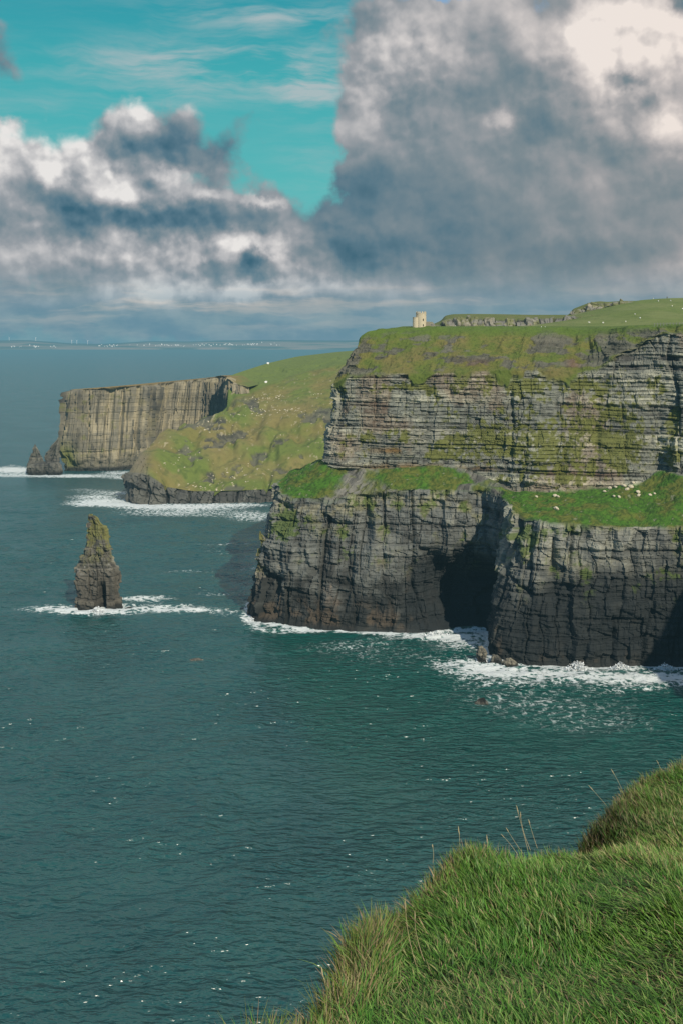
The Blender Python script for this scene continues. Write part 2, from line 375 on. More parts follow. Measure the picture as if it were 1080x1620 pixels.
def build_bay():
    P, s, t, L = sheet(BAY, [60, 16, 60, 16], 1.6, 9.0)
    N = normals(P)
    if N[20, 40, 1]*-1 + N[20, 40, 0]*-1 < 0: N = -N
    z = P[..., 2].copy(); x0 = P[..., 0]; y0 = P[..., 1]
    H = N.copy(); H[..., 2] *= .15; H /= np.linalg.norm(H, axis=-1, keepdims=True)
    d1, t1, c1 = columns(s, z, 55, [(17, 80, 4.5), (7, 30, 2.0)]); d2, t2, c2 = strata(s, z, 56, [(8, 28, 1.6)])
    rock = np.maximum(ss(1.04, .98, t), ss(1.95, 2, t)*ss(3.05, 2.95, t))
    Q = P + H*((d1+d2)*rock*ss(0, .1, t)*ss(4, 3.6, t)*ss(12, 30, np.hypot(x0, y0)))[..., None]
    n1 = fb3(x0/12, y0/12, z/12, 4, 57)
    c = mixc(rockcol(t1+t2+n1-.5, c1), WET, ss(30, 6, z)*.8)
    c = mixc(c, GREEN, 1-rock)
    me = grid_mesh('bay_cliff', Q, c)
    tag(link('bay_cliff', me, M_ROCK), kind='structure')
    # turf land behind the rims
    top = [(-400,-240), (-60,-240), (-30,-100), (-4,-14), (6,3), (38,10), (120,14), (230,76), (330,210), (316,375), (310,500), (318,620), (286,700), (330,830)]
    zz = [186,186,184,182,182,182.5,184,188,192,197,200,203,203,205]
    V = []; Fc = []
    for (x, y), q in zip(top, zz): V += [(x, y, q), (x+1500 if x > -50 else x, y-600 if x < 300 else y+200, q+3)]
    for i in range(len(top)-1): Fc.append((2*i, 2*i+1, 2*i+3, 2*i+2))
    me = poly_mesh('plateau', V, Fc); tag(link('plateau', me, M_TURF), kind='structure')
M_TURF = surf_mat('turf', color=(.075, .115, .02), nscale=.1, namp=.35, bump=.3, bscale=.5)
build_bay()

# ------------------------------------------------------------------ land behind the main headland: pasture hill, crag, far rock edge
def build_field():
    fr = [(700,519.5,518.8),(790,520,517),(822,520.5,515.5),(860,521.5,507),(900,522.5,498),(940,523,487),(975,523,479.5),(1000,522.5,474.5),(1050,522,471),(1100,520,472),(1180,518,475),(1400,520,480)]
    A = [[W(a, b+2, 872), W(a+2, b*.55+c*.45, 1010), W(a+3, c+.4, 1230), W(a+3, c+12, 1400)] for a, b, c in fr]
    P, s, t, L = sheet(A, [40, 60, 12], 1.5, 30)
    P[..., 2] += (fb2(P[..., 0]/60, P[..., 1]/60, 4, 80)-.5)*2.4*ss(0, .4, t)
    n = fb2(P[..., 0]/25, P[..., 1]/60, 4, 81); n2 = fb2(P[..., 0]/5, P[..., 1]/9, 3, 82)
    c = mixc(np.zeros(P.shape, np.float32)+np.array((.105, .145, .028), np.float32), (.135, .165, .045), ss(.35, .65, n))
    c = mixc(c, (.07, .105, .02), ss(.6, .75, n2)*.5)
    U, V = proj(P)
    edge = ss(5.5, 1.5, np.abs(V-(519.5-(U-815)*.265)))*ss(990, 960, U)*ss(815, 830, U)
    c = mixc(c, (.21, .2, .12), edge*.6)
    c = mixc(c, (.16, .165, .1), ss(.35, .05, t)*.5)
    tag(link('pasture_hill', grid_mesh('pasture_hill', P, c, True), M_FIELD), 'smooth green pasture hill rising behind the headland', kind='structure')
    return P
FIELD = build_field()
def build_band(name, pts, y0, y1, depth, seed, turf=True):
    A = []
    for (px, top, bot) in pts:
        A.append([W(px, bot+3, y0), W(px, bot*.35+top*.65 if turf else top, y1), W(px, top, y1+depth), W(px, top+3, y1+depth+60)])
    P, s, t, L = sheet(A, [30, 14, 6], .8, 3)
    z = P[..., 2]; N = normals(P); 
    if N[..., 1].mean() > 0: N = -N
    d, tn, ck = columns(s, z, seed, [(11, 30, 5.0), (4.5, 10, 2.2)]); d2, tn2, ck2 = strata(s, z, seed+1, [(4, 14, 1.3)])
    rock = ss(1.15, 1.0, t+.3*(fb2(s/8, z/4, 3, seed+2)-.5))
    P = P + N*((d+d2)*rock*ss(0, .1, t))[..., None]
    c = rockcol((tn+tn2)*1.1+.1, np.maximum(ck, ck2), pale=(.27, .245, .18))
    c = mixc(c, (.10, .125, .03), 1-rock)
    c = mixc(c, (.12, .13, .04), ss(.5, .62, fb2(s/7, z/3, 4, seed+5))*.8)
    tag(link(name, grid_mesh(name, P, c), M_ROCK), kind='structure'); return P
build_band('distant_cliff', [(672,515.5,517.5),(684,513,518),(697,507,518),(703,499.5,518),(715,497,518),(740,496.5,518),(790,497,518.5),(840,498,518),(880,498,512),(900,498,506),(940,499,505)], 1080, 1092, 60, 90)
build_band('crag', [(893,500,500),(901,496,500),(905,489,499),(920,483,497),(932,478.5,491),(948,476.5,486),(960,477.5,481),(985,476,479),(1010,476,478)], 1215, 1222, 16, 95)

# ------------------------------------------------------------------ far headland: green knoll with the dark recess, and the long pale cliff
def build_knoll():
    A = [
     [w(-262,1500,-4), w(-255,1500,20), w(-250,1500,24), w(-235,1520,26), w(-225,1560,26), w(-200,1600,28)],
     [(SEA(208,790)[0]+4,1400,-4), W(207,757,1400), W(232,722,1420), W(246,714,1440), W(262,720,1480), W(280,735,1500)],
     [(SEA(208,796)[0],1297,-4), W(208,748,1300), W(214,734,1310), W(250,688,1420), W(285,690,1500), W(300,700,1540)],
     [(-231,1289,-4), W(236,752,1293), W(240,740,1300), W(272,673,1450), W(300,680,1530), W(320,690,1570)],
     [(-208,1290,-4), W(262,770,1296), W(266,765,1302), W(300,661,1470), W(330,664,1530), W(345,660,1580)],
     [(-176,1292,-4), W(305,777,1297), W(308,773,1302), W(330,657,1480), W(356,650,1540), W(362,640,1570)],
     [(-150,1293,-4), W(340,777,1298), W(343,774,1303), W(364,652,1490), W(368,632,1560), W(358,597,1640)],
     [(-120,1296,-4), W(380,776,1301), W(383,773,1306), W(388,660,1490), W(394,627,1575), W(376,590,1700)],
     [(-90,1302,-4), W(420,774,1307), W(423,771,1312), W(428,655,1490), W(430,610,1620), W(424,574.5,1850)],
     [(-52,1300,-4), W(470,772,1304), W(473,768,1310), W(475,650,1490), W(480,592,1680), W(470,564,1980)],
     [(-8,1290,-4), W(528,770,1296), W(530,765,1302), W(530,645,1480), W(540,578,1700), W(535,556.5,2050)],
     [(60,1280,-4), W(620,768,1290), W(620,762,1300), W(620,640,1470), W(620,570,1700), W(610,551,2100)],
     [(160,1280,-4), W(760,760,1290), W(760,755,1300), W(760,630,1470), W(760,565,1700), W(760,550,2100)],
    ]
    P, s, t, L = sheet(A, [60, 10, 150, 60, 90], 1.0, 9, [0, 3])
    z = P[..., 2].copy(); x0 = P[..., 0].copy(); y0 = P[..., 1].copy(); U, V = proj(P)
    N = normals(P)
    if N[..., 2].mean() < 0: N = -N
    rock = ss(1.1, .95, t)
    leftrock = ss(262, 225, U+(fb2(s/20, z/20, 4, 6)-.5)*60)*ss(3.2, 2.9, t)
    hole = ss(362, 366, U)*0
    H = N.copy(); H[..., 2] *= .2; H /= np.linalg.norm(H, axis=-1, keepdims=True)+1e-9
    d, tn, ck = columns(s, z, 100, [(22, 60, 8), (8, 25, 4), (3.5, 9, 1.5)])
    n1 = fb3(x0/30, y0/30, z/30, 5, 101); n2 = fb3(x0/7, y0/7, z/7, 4, 102)
    tur = 1-rock
    Q = P + H*((d)*rock*ss(0, .2, t))[..., None]
    gully = np.abs(fb2(x0/60, y0/160+z/200, 4, 105)-.5)*2
    scar = ss(.60, .66, fb2(x0/26, z/9, 4, 107)+blobs(U, V, [(440, 668, 60, 14, .10), (480, 695, 50, 18, .10), (380, 700, 60, 12, .04), (500, 650, 40, 6, .1), (290, 668, 40, 14, .1), (360,610,40,10,.1)])-.07)*ss(1.2, 1.6, t)*ss(4.2, 3.6, t)
    Q[..., 2] += tur*((n1-.5)*8+(n2-.5)*1.6 - 7*ss(.25, 0, gully))*ss(5, 4.3, t)*ss(1.0, 1.3, t) - scar*2.5
    Q = Q + H*(leftrock*d*.6)[..., None]
    c = rockcol(tn+(n2-.5)*1.2-.35, ck, pale=(.2, .18, .14), grey=(.10, .10, .085))
    c = mixc(c, (.19, .16, .10), leftrock*.6*ss(1, 1.2, t))
    g = mixc(np.zeros_like(c)+np.array((.155, .145, .042), np.float32), (.115, .150, .032), ss(.4, .65, n1+blobs(U, V, [(300, 740, 60, 30, .15), (350, 740, 100, 30, .1)])))
    g = mixc(g, (.20, .16, .065), ss(.5, .66, fb3(x0/50, y0/50, z/50, 4, 103))*.55*ss(4, 3.5, t))
    g = mixc(g, (.20, .155, .075), ss(300, 250, U)*ss(720, 690, V)*.55)
    g = mixc(g, (.05, .08, .02), ss(.58, .72, n2)*.45)
    g = mixc(g, (.115, .155, .036), ss(4.0, 4.15, t+.1*(n1-.5)))
    g = mixc(g, (.10, .098, .075), scar*.85)
    g = mixc(g, (.05, .05, .04), scar*ss(.5, .6, n2)*.8)
    g = mixc(g, (.32, .28, .18), ss(0.76, .82, fb2(x0/3, z/2.2, 3, 109)+blobs(U, V, [(420, 630, 60, 12, .09), (450, 655, 80, 10, .07), (350, 670, 60, 10, .04), (330, 770, 60, 6, .05)])*1)*.8*ss(4.1, 3.8, t))
    m = np.clip(tur*(1-leftrock*.85), 0, 1)
    c = mixc(c, g, m)
    me = grid_mesh('green_headland', Q, c)
    tag(link('green_headland', me, M_FAR), 'steep green knoll above dark sea rocks', kind='structure')
    return Q
KNOLL = build_knoll()
def build_farcliff():
    A = [
     [w(-330,2250,-4), w(-320,2250,60), w(-305,2250,115), w(-200,2300,125)],
     [w(-418,1720,-4), w(-405,1720,55), w(-398,1712,118), w(-300,1800,122)],
     [w(-421,1640,-4), W(96,690,1645), W(109,617,1650), w(-330,1800,122)],
     [w(-414,1616,-4), W(104,690,1625), W(113,616,1632), w(-320,1800,122)],
     [w(-385,1610,-4), W(130,690,1618), W(137,615.5,1630), w(-300,1800,122)],
     [w(-340,1612,-4), W(180,690,1625), W(185,612,1635), w(-260,1800,126)],
     [w(-300,1640,-4), W(222,690,1650), W(232,609,1660), w(-230,1820,128)],
     [w(-262,1700,-4), W(270,680,1705), W(278,603,1710), w(-205,1850,131)],
     [w(-216,1715,-4), W(318,668,1715), W(322,599.5,1718), w(-180,1860,134)],
     [w(-190,1705,-4), W(345,660,1702), W(349,594,1703), w(-150,1860,136)],
     [w(-160,1590,-4), W(359,660,1590), W(360,596,1600), w(-130,1860,138)],
     [w(-145,1572,-4), W(374,640,1580), W(374,607,1590), w(-110,1860,138)],
     [w(-120,1572,-4), W(397,640,1580), W(395,612,1592), w(-90,1800,132)],
    ]
    P, s, t, L = sheet(A, [70, 70, 40], .9, 6, [0, 2])
    z = P[..., 2].copy(); x0 = P[..., 0].copy(); y0 = P[..., 1].copy(); U, V = proj(P)
    N = normals(P)
    if N[len(N)//2, 50, 1] > 0: N = -N
    H = N.copy(); H[..., 2] *= .1; H /= np.linalg.norm(H, axis=-1, keepdims=True)+1e-9
    d, tn, ck = columns(s, z, 120, [(30, 400, 9), (11, 180, 6), (4.2, 60, 3.2)], .8)
    d2, tn2, ck2 = strata(s, z, 129, [(14, 30, 1.1), (5, 12, .8)])
    d = (d+d2)*ss(2.0, 1.93, t); tn = tn+.35*tn2
    rock = ss(2.02, 1.98, t+.06*(fb2(s/7, s*0, 3, 125)-.5))
    talus = ss(28, 8, z+(fb2(s/20, z/20, 3, 121)-.5)*24)
    Q = P + H*((d*(1-.7*talus) + talus*(6+2*(fb2(s/5, z/5, 4, 122)-.5)*4) + (fb2(s/50, z/120, 3, 128)-.5)*16 + 5)*rock*ss(0, .04, t))[..., None]
    n1 = fb2(s/7, z/30, 5, 123); n2 = fb3(x0/10, y0/10, z/10, 4, 124)
    c = rockcol(tn*1.1+(n1-.5)*1.0+.28, ck, pale=(.31, .27, .18), grey=(.165, .15, .11))
    c = mixc(c, (.26, .22, .12), ss(.5, .7, n2)*.4)
    c = mixc(c, (.10, .12, .03), ss(.62, .7, n2)*.5*ss(260, 150, U))
    c = mixc(c, (.095, .09, .07), talus*.75)
    c = mixc(c, (.13, .15, .03), np.clip(blobs(U, V, [(105, 725, 14, 20, .9)]), 0, 1))
    c = mixc(c, WET, ss(9, 3, z+(n2-.5)*5)*.9)
    g = mixc(np.zeros_like(c)+np.array((.20, .145, .055), np.float32), (.11, .145, .034), ss(-170, -130, x0+(n2-.5)*30))
    c = mixc(c, g, 1-rock)
    tag(link('pale_headland', grid_mesh('pale_headland', Q, c), M_FAR), 'long flat-topped pale cliff far across the water', kind='structure')
build_farcliff()

# ------------------------------------------------------------------ rock stacks and skerries
def stack(name, px, base_py, prof, seed, depth=.8, dz=.5, na=200, mat=None, notch=None, lich=1.0, sc=1.0, base_z=-3, struct=False, Y=None):
    """prof: list of (py, left_px, right_px) from top to base; the plan is an irregular oval"""
    Y = Y or SEA(px, base_py)[1]; m = Y/F
    pr = sorted([((HOR-py)*m+CAMZ, (a-px)*m, (b-px)*m) for py, a, b in prof])
    zs = np.array([p[0] for p in pr]); la = np.array([p[1] for p in pr]); ra = np.array([p[2] for p in pr])
    offx = (px-540)*m; la = la+offx; ra = ra+offx
    z = np.arange(base_z, zs[-1], dz); 
    lo = np.interp(z, zs, la); hi = np.interp(z, zs, ra)
    cx = (lo+hi)/2; r = (hi-lo)/2
    th = np.linspace(0, 2*math.pi, na, endpoint=False)
    TH, Z = np.meshgrid(th, z, indexing='ij'); R = np.repeat(r[None], na, 0); CX = np.repeat(cx[None], na, 0)
    s = TH/(2*math.pi)*float(np.mean(r))*2*math.pi
    s1 = np.abs(((TH+math.pi/2+.0) % (2*math.pi))/(2*math.pi)-.0)*float(np.mean(r))*6.28   # seam behind
    s1 = ((TH-math.pi/2) % (2*math.pi))/(2*math.pi)*float(np.mean(r))*6.28
    d, tn, ck = columns(s1, Z, seed, [(6*sc, 30*sc, 3.6*sc), (2.4*sc, 8*sc, 1.7*sc)]); d2, tn2, ck2 = strata(s1, Z, seed+1, [(5*sc, 12*sc, 1.3*sc), (1.6*sc, 5*sc, .7*sc)])
    tp = ss(zs[-1], zs[-1]-6*sc, Z)
    k = .5+.5*tp
    sq = 1/np.maximum(np.abs(np.cos(TH)), np.abs(np.sin(TH)))**.55
    dd = (d+d2)*np.minimum(1, R/(5*sc))*k - .9*sc
    X = CX + np.cos(TH)*(R*sq**.6+dd); Yv = Y + np.sin(TH)*(R*depth*sq+dd)
    P = np.stack([X, Yv, Z], -1)
    if sc == 1.0 and not struct:
        U, V = proj(P); P[..., 2] -= ss(zs[-1]-9, zs[-1], Z)*np.clip((U-147)/13, 0, 1.4)*4.0*(1 if name == 'sea_stack' and px > 100 else 0)
    if notch:
        npx, npy, rx, ry, amp = notch
        U, V = proj(P); front = np.sin(TH) < 0
        P[..., 1] += amp*np.exp(-((U-npx)/rx)**4-((V-npy)/ry)**4)*front
    n1 = fb3(X/4/sc, Yv/4/sc, Z/6/sc, 4, seed+3); n2 = fb3(X/1.3, Yv/1.3, Z/1.3, 3, seed+4)
    c = rockcol((tn+tn2)*.8+(n1-.5)*.8-.05, np.maximum(ck, ck2), pale=(.22, .20, .15), grey=(.115, .11, .09))
    hgt = (Z-base_z)/(zs[-1]-base_z)
    c = mixc(c, (.15, .15, .052), ss(.42, .62, n1*.6+n2*.4+.20*(hgt-.5))*ss(.4, .75, hgt)*lich)
    c = mixc(c, (.28, .27, .24), ss(.60, .66, n1)*ss(.35, .45, hgt)*ss(.62, .5, hgt)*.7*lich)
    c = mixc(c, (.075, .068, .055), ss(.55, .35, hgt)*.7)
    c = mixc(c, WET, ss(6*sc, 1.5, Z+(n1-.5)*4)*.9)
    # close the top with a ragged lump
    tz = P[:, -1].copy(); ctr = tz.mean(0)
    caps = [P]; cc = [c]
    for q in (.7, .4, 0.0):
        ring = ctr+(tz-ctr)*q; ring[:, 2] = ctr[2]+(1-q)*.8*sc+ (hsh(np.floor(np.arange(na)/8), int(q*10), 1, seed)-.5)*2.0*sc*(q > 0)
        caps.append(ring[:, None]); cc.append(c[:, -1:])
    P = np.concatenate(caps, 1); c = np.concatenate(cc, 1)
    P[:, -4, 2] += (hsh(np.floor(np.arange(na)/12), 5, 2, seed)-.4)*2.2*sc
    o = np.array([cx[0], Y, 0]); 
    me = grid_mesh(name, P-o, c, wrap=True)
    ob = link(name, me, mat or M_ROCK); ob.location = o
    return ob
st = stack('sea_stack', 157, 962, [(816,138,156),(822,137,165),(835,135,168),(848,134,171),(865,132,175),(877,130,176),(879,124,177),(889,123,182),(896,121,186),(905,120,189),(925,121,188),(940,124,187),(955,124,189),(964,121,192),(975,119,196)], 201, .75, .4, 260, notch=(161, 952, 5.5, 27, 12))
tag(st, 'tall tapering rock stack standing alone in a ring of foam, its top yellow with lichen', 'sea stack')
s2 = stack('sea_stack', 56, 748, [(705,54,58),(712,50,63),(722,46,67),(735,44,69),(748,44,71)], 211, .8, .8, 120, lich=.15, sc=1.6, mat=M_FAR)
tag(s2, 'outer small pointed dark stack by the far pale cliff, open sea on its left', 'sea stack')
s3 = stack('sea_stack', 84, 747, [(694,91,96),(704,82,96),(715,75,97),(735,71,98),(748,70,98)], 216, .9, .8, 120, lich=.15, sc=1.6, mat=M_FAR)
tag(s3, 'leaning dark rock fin between the pointed stack and the far pale cliff', 'sea stack')
s4 = stack('rock_shelf', 72, 751, [(732,46,96),(736,44,98),(751,46,97)], 221, .35, .8, 160, lich=0, sc=1.6, mat=M_FAR)
tag(s4, 'low flat shelf of dark rock joining the two far stacks at the waterline', 'rock')
pn = stack('rock_pinnacle', 416, 978, [(842,409,414),(848,408,419),(862,409,432),(890,405,445),(930,403,455),(978,396,460)], 225, .55, .45, 220, lich=1, Y=757)
tag(pn, kind='structure')
for i, (px, py, ws, hs, lab) in enumerate([
    (760, 1047, 9, 24, 'upright pale boulder in the surf at the left foot of the near cliff promontory'),
    (783, 1050, 11, 13, 'low dark boulder just right of the upright one at the promontory foot'),
    (806, 1054, 12, 11, 'squat wave-washed boulder, third from the left under the promontory')]):
    b = stack('boulder', px, py, [(py-hs, px-ws*.55, px+ws*.45), (py-hs*.6, px-ws*.85, px+ws*.9), (py+4, px-ws, px+ws)], 230+i, .8, .25, 90, lich=0, sc=.45)
    tag(b, lab, 'boulder')
    if i == 0: PALEB = b
for i, (px, py, ws, lab) in enumerate([(760, 1114, 13, 'half-sunk reddish brown rock breaking the green water below the promontory'), (309, 1045, 16, 'barely awash brown reef patch in the open water right of the lone stack'), (205, 964.5, 11, 'thin low rock slab awash just right of the lone stack')]):
    b = stack('skerry', px, py, [(py-(9, 3, 4)[i], px-ws*.3, px+ws*.5), (py+1, px-ws, px+ws), (py+5, px-ws*1.2, px+ws*1.1)], 240+i, .55, .12, 70, lich=0, sc=.25, base_z=-1.0)
    tag(b, lab, 'rock')

# ------------------------------------------------------------------ sea
def seg_dist(X, Y, pts):
    d = np.full(X.shape, 1e9, np.float32)
    for (a, b), (c, e) in zip(pts[:-1], pts[1:]):
        vx, vy = c-a, e-b; q = np.clip(((X-a)*vx+(Y-b)*vy)/(vx*vx+vy*vy), 0, 1)
        d = np.minimum(d, np.hypot(X-a-q*vx, Y-b-q*vy))
    return d
def build_sea():
    def geo(a, b, n, r): 
        q = (r**np.arange(1, n+1)-1)/(r**n-1); return a+(b-a)*q
    xs = np.concatenate([-geo(570, 70000, 40, 1.22)[::-1], np.arange(-570, -260, 3.0), np.arange(-260, 230, 1.0), np.arange(230, 330, 4.0), geo(330, 70000, 40, 1.22)])
    ys = np.concatenate([[-3000, -1000, -300], np.arange(-60, 270, 20.0), np.arange(270, 900, .9), np.arange(900, 1750, 2.4), geo(1752, 90000, 150, 1.035)])
    X, Y = np.meshgrid(xs, ys, indexing='ij'); X = X.astype(np.float32); Y = Y.astype(np.float32)
    fade = ss(1700, 900, Y)*ss(-570, -400, X)*ss(330, 260, X)
    # wind sea: short crested waves running roughly left to right, stretched across the wind
    wx = X + 4*(vn2(X/23, Y/23, 5)-.5); wy = Y + 4*(vn2(X/19, Y/19, 6)-.5)
    u = wx*.34 - wy*.94; v = wx*.94 + wy*.34
    def rid(q): return 1-np.abs(q*2-1)
    h = 1.0*(rid(vn2(u/13, v/30, 1))-.5) + 0.70*(rid(vn2(u/6.4+3, v/13, 2))-.5) + .26*(rid(vn2(u/3.4, v/6.0, 3))-.5) + .8*(vn2(u/40, v/90, 4)-.5)
    gust = .55+.9*fb2(X/70, Y/120, 3, 8)
    calm = ss(1000, 640, Y)*ss(-120, 20, X)
    h = 1.7*h*gust*(1-.35*calm)*fade
    # foam: everything is where surf meets rock
    base = [(r[0][0], r[0][1]) for r in MAIN]
    d = seg_dist(X, Y, base)
    foam = ss(9, 0, d + 9*(fb2(X/14, Y/14, 3, 11)-.5))*.95
    U = 540+F*X/np.maximum(Y, 1); V = HOR+F*CAMZ/np.maximum(Y, 1)
    far = Y > 1000
    foam = np.maximum(foam, blobs(U, V, [
        (150, 969, 50, 5, 1.05), (88, 965, 50, 6, .72), (245, 964, 72, 7, .66), (220, 948, 50, 4, .7), (165, 960, 26, 7, .8), (300, 968, 45, 3, .55),
        (780, 1062, 60, 9, .95), (735, 1052, 40, 9, .55), (870, 1066, 70, 6, .65), (980, 1074, 90, 8, .75), (1085, 1074, 70, 9, .78), (1010, 1090, 80, 8, .22), (800, 1080, 80, 10, .28),
        (705, 1008, 70, 5, .95), (650, 1004, 30, 3, .5), (740, 1020, 40, 10, .45), (470, 998, 60, 4, .55), (405, 990, 16, 6, .7),
        (22, 744, 34, 4, 1.4), (20, 752, 60, 3, .6), (120, 753, 60, 2.5, 1.0), (190, 748, 30, 3, .7), (200, 756, 30, 3, .55), (135, 775, 40, 3, .25),
        (165, 793, 45, 4, .95), (150, 786, 40, 3, .6), (215, 799, 60, 4, .95), (290, 803, 80, 4, .85), (370, 799, 60, 3, .75), (280, 812, 90, 6, .5), (400, 818, 40, 8, .5), (150, 798, 40, 3, .8), (180,780,50,3,.45),
        (350, 862, 60, 2, .28), (300, 905, 60, 3, .22), (400, 900, 30, 4, .25), (350, 940, 60, 4, .22), (370,972,50,5,.3),
        (620, 1040, 180, 25, .16), (850, 1110, 200, 30, .20), (950, 1150, 150, 25, .15), (550, 1020, 80, 12, .15)]))
    h = h + .9*blobs(U, V, [(780, 1058, 60, 6, 1), (980, 1070, 90, 6, .8), (150, 968, 50, 4, 1.6), (22, 744, 34, 3, 2)])*fb2(X/5, Y/5, 3, 15)
    P = np.stack([X, Y, h], -1)
    green = ss(360, 470, U + (V-1000)*-.42 + 60*(fb2(X/20, Y/20, 3, 17)-.5))*ss(975, 1000, V)*ss(1450, 1040, V)  # dark green reflection of the cliffs and stack, painted into the water colour
    green = np.clip(green + .5*blobs(U, V, [(150, 985, 60, 12, 1)]), 0, 1)
    me = grid_mesh('sea', P, None, True, {'foam': foam, 'rock_reflection': green})
    m, T = newmat('sea_water')
    g = T.new('ShaderNodeNewGeometry'); pos = g.outputs['Position']
    at = T.new('ShaderNodeAttribute', attribute_name='foam'); sh = T.new('ShaderNodeAttribute', attribute_name='rock_reflection')
    mp = T.new('ShaderNodeMapping'); T.put(mp.inputs[0], pos); mp.inputs['Rotation'].default_value = (0, 0, .35); mp.inputs['Scale'].default_value = (.5, 1.15, 1)
    st_ = mp.outputs[0]
    n_a = T.noise(st_, .24, 3, .45); n_b = T.math('SUBTRACT', 1.0, T.math('MULTIPLY', T.math('ABSOLUTE', T.math('SUBTRACT', T.noise(st_, .21, 3, .5), .5)), 2.0))
    nb = T.math('ADD', T.math('MULTIPLY_ADD', n_b, .55, n_a), T.math('MULTIPLY', T.noise(st_, .8, 2, .4), .16))
    gst = T.math('MULTIPLY_ADD', T.sstep(T.noise(pos, .012, 3, .5), .3, .7), .7, .5)
    nb = T.math('MULTIPLY', nb, gst)
    bmp = T.new('ShaderNodeBump'); bmp.inputs['Strength'].default_value = 1.0; bmp.inputs['Distance'].default_value = 3.3
    T.put(bmp.inputs['Height'], nb)
    # foam pattern: lacy patches
    fn = T.noise(pos, .22, 8, .68); fn2 = T.noise(st_, .9, 5, .7)
    lace = T.math('ABSOLUTE', T.math('SUBTRACT', T.noise(pos, .16, 5, .6), .5))
    lace = T.math('SUBTRACT', 1.0, T.math('MULTIPLY', lace, 7.0), clamp=True)
    tex = T.math('ADD', T.math('MULTIPLY', fn, .55), T.math('ADD', T.math('MULTIPLY', fn2, .35), T.math('MULTIPLY', lace, .22)))
    tex = T.math('MULTIPLY_ADD', tex, 1.9, -.47)
    thr = T.math('ADD', T.math('MULTIPLY', at.outputs['Fac'], .50), tex)
    fm = T.math('MULTIPLY', T.sstep(thr, .80, 1.02), T.sstep(at.outputs['Fac'], .06, .30))
    cap = T.math('MULTIPLY', T.sstep(T.noise(st_, .13, 8, .66), .83, .87), T.math('MULTIPLY_ADD', sh.outputs['Fac'], .8, .06))     # scattered whitecaps
    fm = T.math('MAXIMUM', fm, cap)
    p = T.new('ShaderNodeBsdfPrincipled')
    tone = T.noise(pos, .02, 4, .6)
    deep = T.mix(T.sstep(tone, .3, .7), (.007, .054, .056, 1), (.010, .066, .064, 1))
    bc = T.mix(sh.outputs['Fac'], deep, (.001, .060, .047, 1))
    bc = T.mix(T.math('MULTIPLY', T.sstep(at.outputs['Fac'], .1, 1.0), T.sstep(tex, .2, .8)), bc, (.16, .30, .28, 1))
    T.put(p.inputs['Base Color'], bc); p.inputs['Roughness'].default_value = .25; p.inputs['IOR'].default_value = 1.5
    T.put(p.inputs['Normal'], bmp.outputs[0])
    fo = T.new('ShaderNodeBsdfDiffuse'); T.put(fo.inputs[0], T.mix(T.noise(pos, .7, 6, .7), (.42, .5, .5, 1), (.85, .87, .86, 1))); 
    b2 = T.new('ShaderNodeBump'); b2.inputs['Strength'].default_value = .7; b2.inputs['Distance'].default_value = .8; T.put(b2.inputs['Height'], tex); T.put(fo.inputs['Normal'], b2.outputs[0])
    mx = T.new('ShaderNodeMixShader'); T.put(mx.inputs[0], fm); T.put(mx.inputs[1], p.outputs[0]); T.put(mx.inputs[2], fo.outputs[0])
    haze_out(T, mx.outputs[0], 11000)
    tag(link('sea', me, m), kind='structure')
build_sea()
# spray thrown up where the swell meets the rocks
def build_spray():
    V = []; Fc = []
    def burst(px, py, Y, w_, h_, n):
        c = W(px, py, Y)
        for i in range(n):
            a = RNG.normal(0, .4); x = c[0]+a*w_; z = max(.1, h_*(1-abs(a)*.8)*RNG.random()**1.3); y = c[1]-RNG.random()*3
            r = .12+.4*RNG.random()*(1-z/(h_+.1)*.6); k = len(V)
            q = RNG.normal(0, 1, (4, 3))*r
            for e in q: V.append((x+e[0], y+e[1], z+e[2]))
            Fc.extend([(k, k+1, k+2), (k, k+2, k+3), (k, k+3, k+1), (k+1, k+3, k+2)])
    burst(155, 962, 770, 7, 5.5, 900)
    burst(912, 1056, 637, 9, 6, 700); burst(980, 1056, 637, 8, 5, 500); burst(1050, 1056, 638, 8, 4, 400)
    burst(690, 1003, 713, 9, 3, 300); burst(398, 980, 750, 4, 3, 200); burst(770, 1058, 655, 9, 2.5, 400)
    burst(70, 750, 1585, 20, 8, 400); burst(20, 740, 1650, 30, 7, 400)
    m, T = newmat('spray'); p = T.new('ShaderNodeBsdfDiffuse'); g = T.new('ShaderNodeNewGeometry')
    T.put(p.inputs[0], T.mix(T.noise(g.outputs['Position'], .8, 3), (.6, .65, .66, 1), (.85, .87, .87, 1))); haze_out(T, p.outputs[0])
    tag(link('sea_spray', poly_mesh('sea_spray', V, Fc), m), 'white spray and broken surf thrown up along the foot of the rocks', 'spray', kind='stuff')
build_spray()

# ------------------------------------------------------------------ seat things on a built surface
def seat(P, px, py, tol=1.2, off=0):
    U, V = proj(P); d = np.hypot(U-px, V-py)
    m = d < tol
    if not m.any(): m = d <= d.min()+.3
    i = np.argmin(np.where(m, P[..., 1], 1e9)); q = P.reshape(-1, 3)[i]
    return (float(q[0]), float(q[1]), float(q[2])+off)

